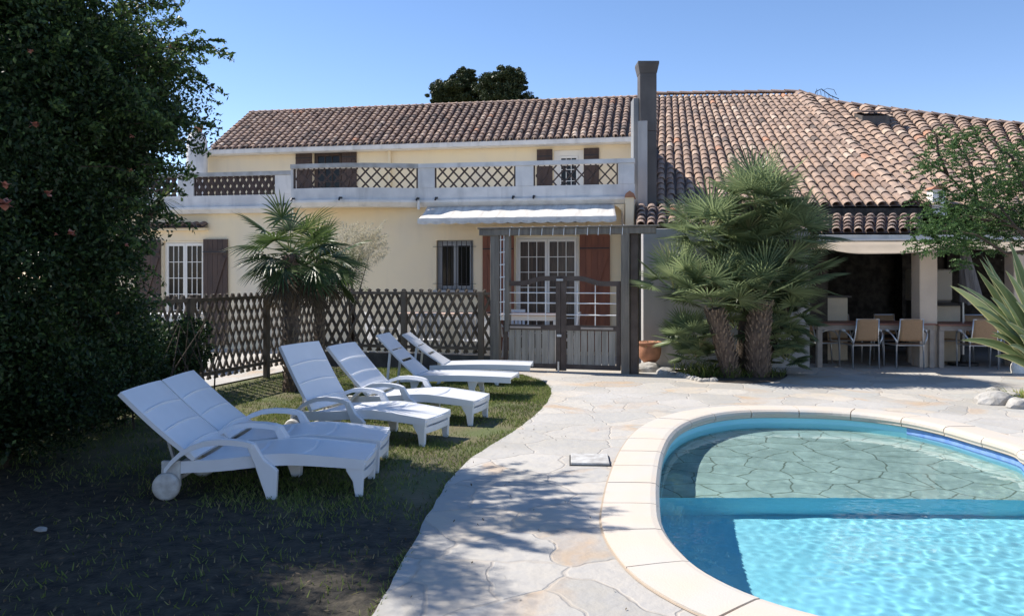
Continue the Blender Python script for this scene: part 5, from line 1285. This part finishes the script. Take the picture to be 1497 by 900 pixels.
# flowering hedge / tree on the left ----------------------------
def big_crown(c, r, nclump, nleaf, cr, size, inner=0, shell=.72, zcut=None, seed=1):
    P = []; rg = np.random.default_rng(seed); cl = []
    for k in range(nclump):
        d = rg.normal(size=3); d /= np.linalg.norm(d); q = rg.uniform(shell,1.0); 
        nn = 1+.16*mnoise.noise(Vector(d)*2.1+Vector((seed,0,0)))
        cc = np.array(c)+d*q*np.array(r)*nn
        if cc[2] < .25: continue
        s = cr*rg.uniform(.55,1.3); cl.append((cc,s)); m_ = int(nleaf*s*s/cr/cr)
        g = rg.normal(size=(m_,3)); g /= np.linalg.norm(g,axis=1)[:,None]; P.append(cc+g*(rg.uniform(.1,1,m_)**.5)[:,None]*s*np.array([1,1,.75]))
    if inner: P.append(blob_points(inner, c, np.array(r)*.85, .2))
    P = np.concatenate(P); return P[P[:,2] > .08], cl
def sprays(n, c, r, L_, per, rg, dirf):
    P = []; st = []
    for k in range(n):
        d = dirf(rg); o = np.array(c)+d*np.array(r)*rg.uniform(.85,1.0); dd = d+rg.normal(size=3)*.35; dd[2] += .25; dd /= np.linalg.norm(dd); l = L_*rg.uniform(.5,1.2)
        tt = rg.uniform(0,1,per)[:,None]; bend = np.array([0,0,-.25])*tt*tt*l; P.append(o+dd*tt*l+bend+rg.normal(size=(per,3))*.035*(1-.5*tt)); st.append((Vector(o),Vector(o+dd*l*.5+bend[0]*0),Vector(o+dd*l+np.array([0,0,-.25*l]))))
    return np.concatenate(P), st
hedge = thing('flowering_tree', 'huge dark pomegranate tree with scattered pink flowers filling the left side', 'tree', (-4.75,7.6,0))
O = np.array([-4.75,7.6,0]); Ps = []; cls = []
for i,(c,r,nc,nl,cr) in enumerate((((-4.72,7.3,2.1),(1.26,1.2,2.2),420,560,.34),((-4.66,7.6,3.4),(1.42,1.3,1.35),330,540,.36),((-5.1,6.3,2.3),(1.45,1.2,2.5),330,360,.36),((-5.2,6.2,3.9),(1.5,1.3,1.6),240,330,.40),((-5.6,5.0,2.6),(1.5,1.3,2.5),240,330,.40),((-5.8,5.0,3.9),(1.6,1.3,1.4),170,300,.42),((-4.62,8.7,.8),(.72,.9,.75),160,300,.24),((-5.0,4.2,2.8),(1.1,1.2,2.3),160,240,.42))):
    P, cl = big_crown(c, r, nc, nl, cr, .05, inner=9000 if i < 4 else 2500, seed=11+i)
    if i in (3,5,6):   # looser tops so light falls through in flecks
        cell = np.floor(P*np.array([2.6,2.6,2.6])).astype(int); hsh = (cell[:,0]*73+cell[:,1]*179+cell[:,2]*283)%100; P = P[(hsh > 58)|(P[:,2] < 2.6)]
    if i in (1,2,4):
        cell = np.floor(P*np.array([3.1,3.1,3.1])).astype(int); hsh = (cell[:,0]*73+cell[:,1]*179+cell[:,2]*283)%100; P = P[(hsh > 34)|(P[:,2] < 4.2)]
    Ps.append(P); cls += cl
P = np.concatenate(Ps)-O; V_,F_,R_ = leaf_cards(P, .047, R=np.clip(RNG.beta(2,2.6,len(P))+.28*np.clip((P[:,2]-2.9)/1.2,0,1)*(RNG.uniform(0,1,len(P))<.6),0,1), aspect=.5); fast_mesh('crown', V_,F_,R_, M['hedge_leaf'], hedge)  # leaf colour goes paler towards the top, imitating sunlit foliage
rg = np.random.default_rng(5)
def dright(rg):
    d = rg.normal(size=3); d[0] = abs(d[0])+.4; d[1] *= .6; return d/np.linalg.norm(d)
P, st = sprays(110, (-4.6,7.4,3.3), (1.42,1.25,2.3), .45, 90, rg, dright); P2, st2 = sprays(60, (-4.6,7.6,4.0), (1.5,1.3,1.2), .55, 90, rg, dright)
V_,F_,R_ = leaf_cards(np.concatenate([P,P2])-O, .055, R=np.clip(RNG.normal(.75,.2,len(P)+len(P2)),0,1)); fast_mesh('sprays', V_,F_,R_, M['hedge_leaf'], hedge)  # sprays get a paler leaf colour that stands in for sunlight on them
mb = MB()
for a,b_,c_ in st+st2: mb.tube([a-Vector(O),b_-Vector(O),c_-Vector(O)], [.006,.004,.002], 4)
mb.build('twigs', M['bark'], hedge)['kind'] = 'stuff'
for k,(x,y) in enumerate(((.2,-.3),(-.3,-1.3),(-.8,-2.5),(.05,.1),(-.1,-.6))):
    mb = MB(); mb.tube([(x,y,0),(x+random.uniform(-.2,.2),y,1.2),(x+random.uniform(-.4,.4),y+.1,2.6),(x+random.uniform(-.5,.5),y,4.2)], [.09,.07,.05,.02], 8); mb.build('trunk', M['bark'], hedge, smooth=True)
fl = [(8,271,.05),(6,298,.09),(104,341,.06),(70,283,.055),(50,182,.05),(190,250,.045),(44,75,.03),(185,358,.03),(82,342,.025),(193,199,.03),(132,28,.03),(250,68,.035),(172,458,.03)]
for px,py,s in fl:
    Y = 5.9 if px < 110 else 6.5
    p = W(px,py,Y)
    # push to just outside the foliage: nearest clump surface along the ray
    best = None; o_ = Vector((0,0,EYE)); d_ = (p-o_).normalized()
    for cc,s_ in cls:
        q = Vector(cc)-o_; tca = q.dot(d_); d2 = q.length_squared-tca*tca
        if d2 < (s_*.8)**2: th = tca-math.sqrt((s_*.8)**2-d2); best = th if best is None else min(best,th)
    if best: p = o_+d_*(best-.02)
    mb = MB()
    for k in range(16):
        an = random.uniform(0,6.28); e = random.uniform(-.6,1.2); blade(mb, p-Vector(O), (math.cos(an),math.sin(an),e), s*.8*random.uniform(.8,1.3), s*.7, .3, n=3)
    mb.build('flower', M['flower'], hedge)
# low ivy covered bush in front of the left fence
ivy = thing('ivy_bush', 'low dark ivy bush sprawling over the left fence behind the nearest loungers', 'bush', (-4.0,10.0,0)); O2 = np.array([-4.0,10.0,0]); P = []
for i,(c,r,nc) in enumerate((((-4.6,10.6,.62),(.25,1.1,.5),90),((-4.55,11.5,.68),(.2,.7,.4),30),((-4.5,9.4,.45),(.35,.8,.5),60),((-4.8,9.8,.65),(.55,1.2,.6),80))):
    p, cl = big_crown(c, r, nc, 120, .16, .05, inner=200, seed=40+i); P.append(p)
P = np.concatenate(P)-O2; V_,F_,R_ = leaf_cards(P, .055, aspect=.6); fast_mesh('foliage', V_,F_,R_, M['hedge_leaf'], ivy)
mb = MB()
for k in range(14): x = random.uniform(-.7,.1); y = random.uniform(-1,1.2); mb.tube([(x,y,0),(x+random.uniform(-.2,.2),y,.5),(x+random.uniform(-.3,.3),y+random.uniform(-.3,.3),1.1)], [.012,.01,.005], 5)
mb.build('stem', M['bark'], ivy)
# yucca-like spikes behind the hedge
b = W(250,0,9.6); yu = thing('spiky_palm', 'spiky narrow-leaved palm poking out behind the big hedge', 'palm', (b.x-.02,9.6,0)); mb = MB()
zc = EYE+(HY-170)/F*9.6; palm_trunk('trunk', [(-.9,0,0),(-.8,0,zc*.75),(0,0,zc-.05)], [.09,.08,.06], M['bark'], yu, stumps=False)
for k in range(90): an = random.uniform(0,6.28); blade(mb, (0,0,zc), (math.cos(an),math.sin(an),random.uniform(-.5,1.2)), random.uniform(.35,.62), .03, .5, n=5)
mb.build('crown', M['palm_leaf'], yu, rnd=True)
b = W(262,0,9.0); mb = MB(); yu2 = thing('spiky_palm', 'smaller spiky plant half hidden under the hedge edge by the balcony corner', 'palm', (b.x-.2,9.0,0)); zc = EYE+(HY-292)/F*9.0; palm_trunk('trunk', [(-.8,0,0),(-.7,0,zc*.7),(0,0,zc-.05)], [.07,.06,.04], M['bark'], yu2, stumps=False)
for k in range(60): an = random.uniform(0,6.28); blade(mb, (0,0,zc), (math.cos(an),math.sin(an),random.uniform(-.8,.9)), random.uniform(.25,.42), .022, .6, n=5)
mb.build('crown', M['palm_leaf'], yu2, rnd=True)

# right tree ----------------------------------------------------
TY = 12.2
tr = thing('acacia_tree', 'light green feathery tree leaning in from the right over the porch', 'tree', (W(1540,0,TY).x,TY,0)); O3 = Vector((W(1540,0,TY).x,TY,0))
def tl(px,py,dy=0): return W(px,py,TY+dy)-O3
mb = MB(); mb.tube([(0,0,0),(.1,0,1.2),(0,0,2.1)], [.10,.085,.07], 10); mb.build('trunk', M['bark'], tr, smooth=True)
top = Vector((0,0,2.1)); limbs = [[top,tl(1480,330),tl(1430,300),tl(1385,255),tl(1335,222)],[top,tl(1500,280),tl(1480,230),tl(1440,200)],[top,tl(1470,370),tl(1430,345),tl(1385,335)],[tl(1430,300),tl(1420,250),tl(1405,205)],[tl(1385,255),tl(1372,225),tl(1368,195)],[top,tl(1500,350,-.3),tl(1460,300,-.4)],[tl(1480,330),tl(1410,315,.2),tl(1355,345,.2)],[top,tl(1540,250),tl(1560,190)]]
for L_ in limbs: mb = MB(); n = len(L_); mb.tube(L_, [.020*(1-i/n)+.006 for i in range(n)], 6); mb.build('branch', M['bark'], tr, smooth=True)
cl = [(1385,335,38,.9),(1350,345,26,.7),(1420,330,40,1),(1455,345,30,.9),(1400,365,22,.8),(1372,310,22,.6),(1390,285,26,.55),(1430,285,34,.8),(1465,300,34,.9),(1410,240,22,.5),(1365,228,20,.6),(1355,250,18,.5),(1372,200,16,.7),(1348,290,14,.4),(1430,198,16,.7),(1408,205,16,.6),(1395,215,12,.5),(1452,262,26,.7),(1485,235,26,.8),(1490,270,30,.9),(1475,215,18,.5),(1500,320,30,.9),(1530,260,40,.9),(1540,320,40,.9),(1560,210,30,.8),(1340,325,14,.5),(1410,385,8,.5)]
P = []
for (px,py,r,de) in cl:
    c = tl(px,py,random.uniform(-.5,.5)); rr = r/F*TY
    for k in range(int(34*de*(r/20)**2)+8):
        g = np.array(c)+np.clip(RNG.normal(size=3),-1.6,1.6)*rr*.55; a = RNG.normal(size=3); a[2] = abs(a[2])*.3-.2; a /= np.linalg.norm(a); L_ = RNG.uniform(.12,.24)
        tt = np.repeat(np.linspace(0,1,13),2)[:,None]; sgn = np.tile([-1,1],13)[:,None]; sd = np.cross(a,[0,0,1]); sd /= np.linalg.norm(sd)+1e-9; P.append(g+a*tt*L_+sd*sgn*.018+np.array([0,0,-.05])*tt*tt+RNG.normal(size=(26,3))*.004)
P = np.concatenate(P); V_,F_,R_ = leaf_cards(P, .040, aspect=.55, flat=1.2); fast_mesh('crown', V_,F_,R_, M['acacia_leaf'], tr)
P = []
for (px,py,r) in ((1478,342,34),(1490,300,26),(1450,318,20)):
    c = tl(px,py,.2); P.append(np.array(c)+RNG.normal(size=(300,3))*r/F*TY*.5)
V_,F_,R_ = leaf_cards(np.concatenate(P), .03, aspect=.3); fast_mesh('dry_twigs', V_,F_,R_, M['plume'], tr)

# flax ----------------------------------------------------------
FY = 10.9; b = W(1540,0,FY); fx = thing('flax_plant', 'big sword-leaved flax with yellow-edged leaves at the right edge', 'plant', (b.x,FY,0)); mb = MB()
def sword(o, tip, w, sag, n=9, rv=.4):
    o = Vector(o); tip = Vector(tip); mid = (o+tip)/2+Vector((0,0,sag)); pts = []
    for i in range(n+1): t = i/n; pts.append(o*(1-t)**2+mid*2*t*(1-t)+tip*t*t)
    view = Vector((0.25,-1,.25)).normalized(); roll = random.uniform(-.5,.5); vs = []; k = 5
    for i,p in enumerate(pts):
        d = (pts[min(i+1,n)]-pts[max(i-1,0)]).normalized(); s = d.cross(view).normalized(); nn = s.cross(d); s = (s*math.cos(roll)+nn*math.sin(roll)); nn = s.cross(d); t = i/n
        ww = w*(.6+.4*math.sin(min(1,t*1.6)*math.pi/2))*(1 if t < .6 else (1-(t-.6)/.4)**.75+.02)
        for c,h in ((-1,.3),(-.82,.22),(0,0),(.82,.22),(1,.3)): vs.append(p+s*c*ww/2-nn*h*ww*.5)
    fs = []; rs = []
    for i in range(n):
        for j in range(4): a = i*5+j; fs.append((a,a+1,a+6,a+5)); rs.append(.93 if j in (0,3) else rv)
    for f,r_ in zip(fs,rs): pass
    kk = len(mb.v); mb.v += [tuple(v) for v in vs]; mb.f += [tuple(q+kk for q in f) for f in fs]; mb.r += rs
def fl_(px,py,dy): p = W(px,py,FY+dy); return (p.x-b.x, dy, p.z)
tips = [(1400,415,-.3,.9),(1388,417,-.5,.97),(1432,378,0,.35),(1440,372,.2,.5),(1443,400,-.1,.3),(1430,447,-.2,.6),(1425,447,-.5,.35),(1441,445,.1,.4),(1405,497,-.3,.55),(1450,485,-.4,.3),(1447,490,-.2,.7),(1462,430,-.5,.5),(1470,395,-.3,.6),(1480,375,.1,.4),(1455,520,-.2,.4),(1436,374,.3,.6),(1475,350,.2,.5),(1500,330,0,.3),(1530,320,.2,.4),(1570,330,0,.5),(1610,360,0,.4),(1640,400,.2,.4),(1650,450,0,.4),(1640,500,0,.5),(1600,540,-.3,.4),(1460,460,.2,.3),(1475,505,-.6,.5),(1485,440,-.7,.4),(1428,395,.1,.6),(1450,415,.0,.45),(1440,468,-.4,.5),(1420,432,-.1,.3),(1448,434,-.3,.6),(1470,470,-.5,.3),(1490,490,-.6,.6)]
for (px,py,dy,rv) in tips:
    o_ = (random.uniform(-.12,.12),random.uniform(-.1,.1),.1+.3*random.random()); tp = fl_(px,py,dy); ln = (Vector(tp)-Vector(o_)).length
    sword(o_, tp, random.uniform(.10,.145), .24*(1 if py > 380 else .6)*ln*random.uniform(.7,1.1), rv=min(.78,rv*random.uniform(.6,1.0)))
mb.build('leaf_fan', M['flax'], fx, rnd=True)
c = G(1496,588); t = thing('ground_plant', 'low yellow-green grassy plant among the rocks on the right', 'plant', (c.x,c.y+.05,0)); mb = MB()
for k in range(170): an = random.uniform(0,6.28); r = random.uniform(0,.25); blade(mb, (r*math.cos(an),r*math.sin(an),.02), (math.cos(an)*.8,math.sin(an)*.8,random.uniform(.5,1.4)), random.uniform(.12,.28), .018, .8, rv=random.uniform(.5,1))
mb.build('leaves', M['grass'], t, rnd=True)

# pines beyond the roof -----------------------------------------
def pine(label, px, Y, parts, seed):
    c = W(px,0,Y); t = thing('pine_tree', label, 'tree', (c.x,Y,0)); mb = MB(); zt = EYE+(HY-parts[0][1])/F*Y; mb.tube([(0,0,0),(.2,0,zt*.5),(0,0,zt)], [.35,.28,.12], 8); mb.build('trunk', M['bark'], t)
    P = []; rg = np.random.default_rng(seed)
    for (x,y,rx,rz_) in parts:
        q = W(x,y,Y)-c; q = Vector((q.x,0,EYE+(HY-y)/F*Y)); RX, RZ = rx/F*Y, rz_/F*Y
        for k in range(90):
            d = rg.normal(size=3); d /= np.linalg.norm(d); cc = np.array(q)+d*np.array([RX,RX*.8,RZ])*rg.uniform(.35,1.1); s = RX*.15*rg.uniform(.5,1.6); g = rg.normal(size=(150,3)); g /= np.linalg.norm(g,axis=1)[:,None]; P.append(cc+g*(rg.uniform(.1,1.3,150)**.5)[:,None]*s*np.array([1,1,.7]))
    P = np.concatenate(P); V_,F_,R_ = leaf_cards(P, .15, aspect=.35); fast_mesh('crown', V_,F_,R_, M['pine_leaf'], t)
pine('lower round-topped dark pine beyond the tiled roof, left one', 672, 42, [(680,118,20,16),(664,130,30,16),(645,142,20,12),(690,140,30,16)], 3)
pine('larger dark pine beyond the tiled roof, right one', 735, 41, [(740,113,26,14),(722,125,28,18),(752,125,17,16),(735,142,34,16),(778,148,9,5)], 4)

# grass ---------------------------------------------------------
EP = [(p.x,p.y) for p in EDGE]
lawn_poly = EP+[(GL.x,GL.y-.1),(FC.x,FC.y-.1),(FE.x,FE.y),(-6.2,3),(EDGE[0].x,EDGE[0].y-.3)]
N_ = 210000; rg = np.random.default_rng(9)
xs = rg.uniform(-5.5,1.2,N_); ys = 3.2+(rg.uniform(0,1,N_))**1.0*11.8
kp = np.zeros(N_, bool); j = len(lawn_poly)-1
for i in range(len(lawn_poly)):
    xi, yi = lawn_poly[i]; xj, yj = lawn_poly[j]; c = ((yi > ys) != (yj > ys)) & (xs < (xj-xi)*(ys-yi)/((yj-yi) or 1e-9)+xi); kp ^= c; j = i
xs, ys = xs[kp], ys[kp]
nv = np.array([mnoise.noise(Vector((x*.9,y*.9,3)))+.5*mnoise.noise(Vector((x*3,y*3,7))) for x,y in zip(xs,ys)])
dry = np.exp(-((xs+.55)**2+(ys-9.1)**2)/.5)*.9+np.exp(-((xs+1.0)**2/.6+(ys-6.6)**2/1.0))*.5
dens = np.clip(.80+nv*.9-dry,.05,1)*np.clip((ys+.45*(xs+1.2)+.5*nv-5.3)/1.1, .2, 1)**1.5*np.where(xs < -3.0, .35, 1)
kp = rg.uniform(0,1,len(xs)) < dens; xs, ys, nv = xs[kp], ys[kp], nv[kp]; n = len(xs)
h = rg.uniform(.015,.042,n); an = rg.uniform(0,6.28,n); le = rg.normal(size=(n,2))*.6; wd_ = .0045
b0 = np.stack([xs,ys,np.zeros(n)],1); sdx = np.stack([np.cos(an),np.sin(an),np.zeros(n)],1)*wd_; tipv = np.stack([le[:,0]*h,le[:,1]*h,h],1)
V_ = np.stack([b0-sdx,b0+sdx,b0+tipv+sdx*.3,b0+tipv-sdx*.3],1).reshape(-1,3); F_ = np.arange(n*4).reshape(n,4)
R_ = np.clip(.45+.25*nv+rg.normal(size=n)*.18+np.where(rg.uniform(0,1,n) < .08,.5,0),0,1)
tag(fast_mesh('lawn_grass', V_,F_,R_, M['grass'], None), 'short patchy grass of the lawn', 'grass', kind='stuff')
# tufts spilling over the paving edge, and a few dry leaves on the stones
mb = MB(); EE = [p for p in EDGE]
for k in range(2600):
    i = random.randrange(len(EE)-1); p = EE[i].lerp(EE[i+1], random.random())
    if mnoise.noise(Vector((p.x*3,p.y*3,2))) < random.uniform(-.5,.25): continue
    an = random.uniform(0,6.28); blade(mb, (p.x-abs(random.gauss(0,.03))+.02, p.y+random.uniform(-.02,.02), .0), (math.cos(an)*.7+.3,math.sin(an)*.7-.1,.9), random.uniform(.03,.085), .006, .9, n=3, rv=random.uniform(.1,.75))
tag(mb.build('edge_grass', M['grass'], None, rnd=True), 'ragged grass spilling over the curved edge of the paving', 'grass', kind='stuff')
P = np.stack([rg.uniform(-.7,1.0,70), rg.uniform(3.8,9.5,70), np.full(70,.03)],1); kp = [not inside(lawn_poly,p[0],p[1]) and not inside([(q.x,q.y) for q in PO_],p[0],p[1]) for p in P]
V_,F_,R_ = leaf_cards(P[kp], .026, flat=6); tag(fast_mesh('paving_leaves', V_,F_,R_, M['dead_leaf'], None), 'few dry leaves blown onto the paving', 'leaves', kind='stuff')
# fallen leaves and stones in the shade
mb = MB()
P = np.stack([rg.uniform(-3.8,-.3,1400), rg.uniform(3.2,7.5,1400), np.full(1400,.014)],1); kp = [inside(lawn_poly,p[0],p[1]) for p in P]; P = P[kp]
V_,F_,R_ = leaf_cards(P, .028, flat=5); tag(fast_mesh('fallen_leaves', V_,F_,np.clip(R_+.3,0,1), M['dead_leaf'], None), 'dry leaves scattered over the shaded soil', 'leaves', kind='stuff')
for k,(px,py,s,lb) in enumerate(((60,777,.03,'small stone on the dark soil at the left edge'),(175,600,.07,'pale stone under the hedge behind the wheel'))):
    p = G(px,py); rock('rock', lb, (p.x,p.y,.015), (s*1.4,s,s*.6), seed=60+k)
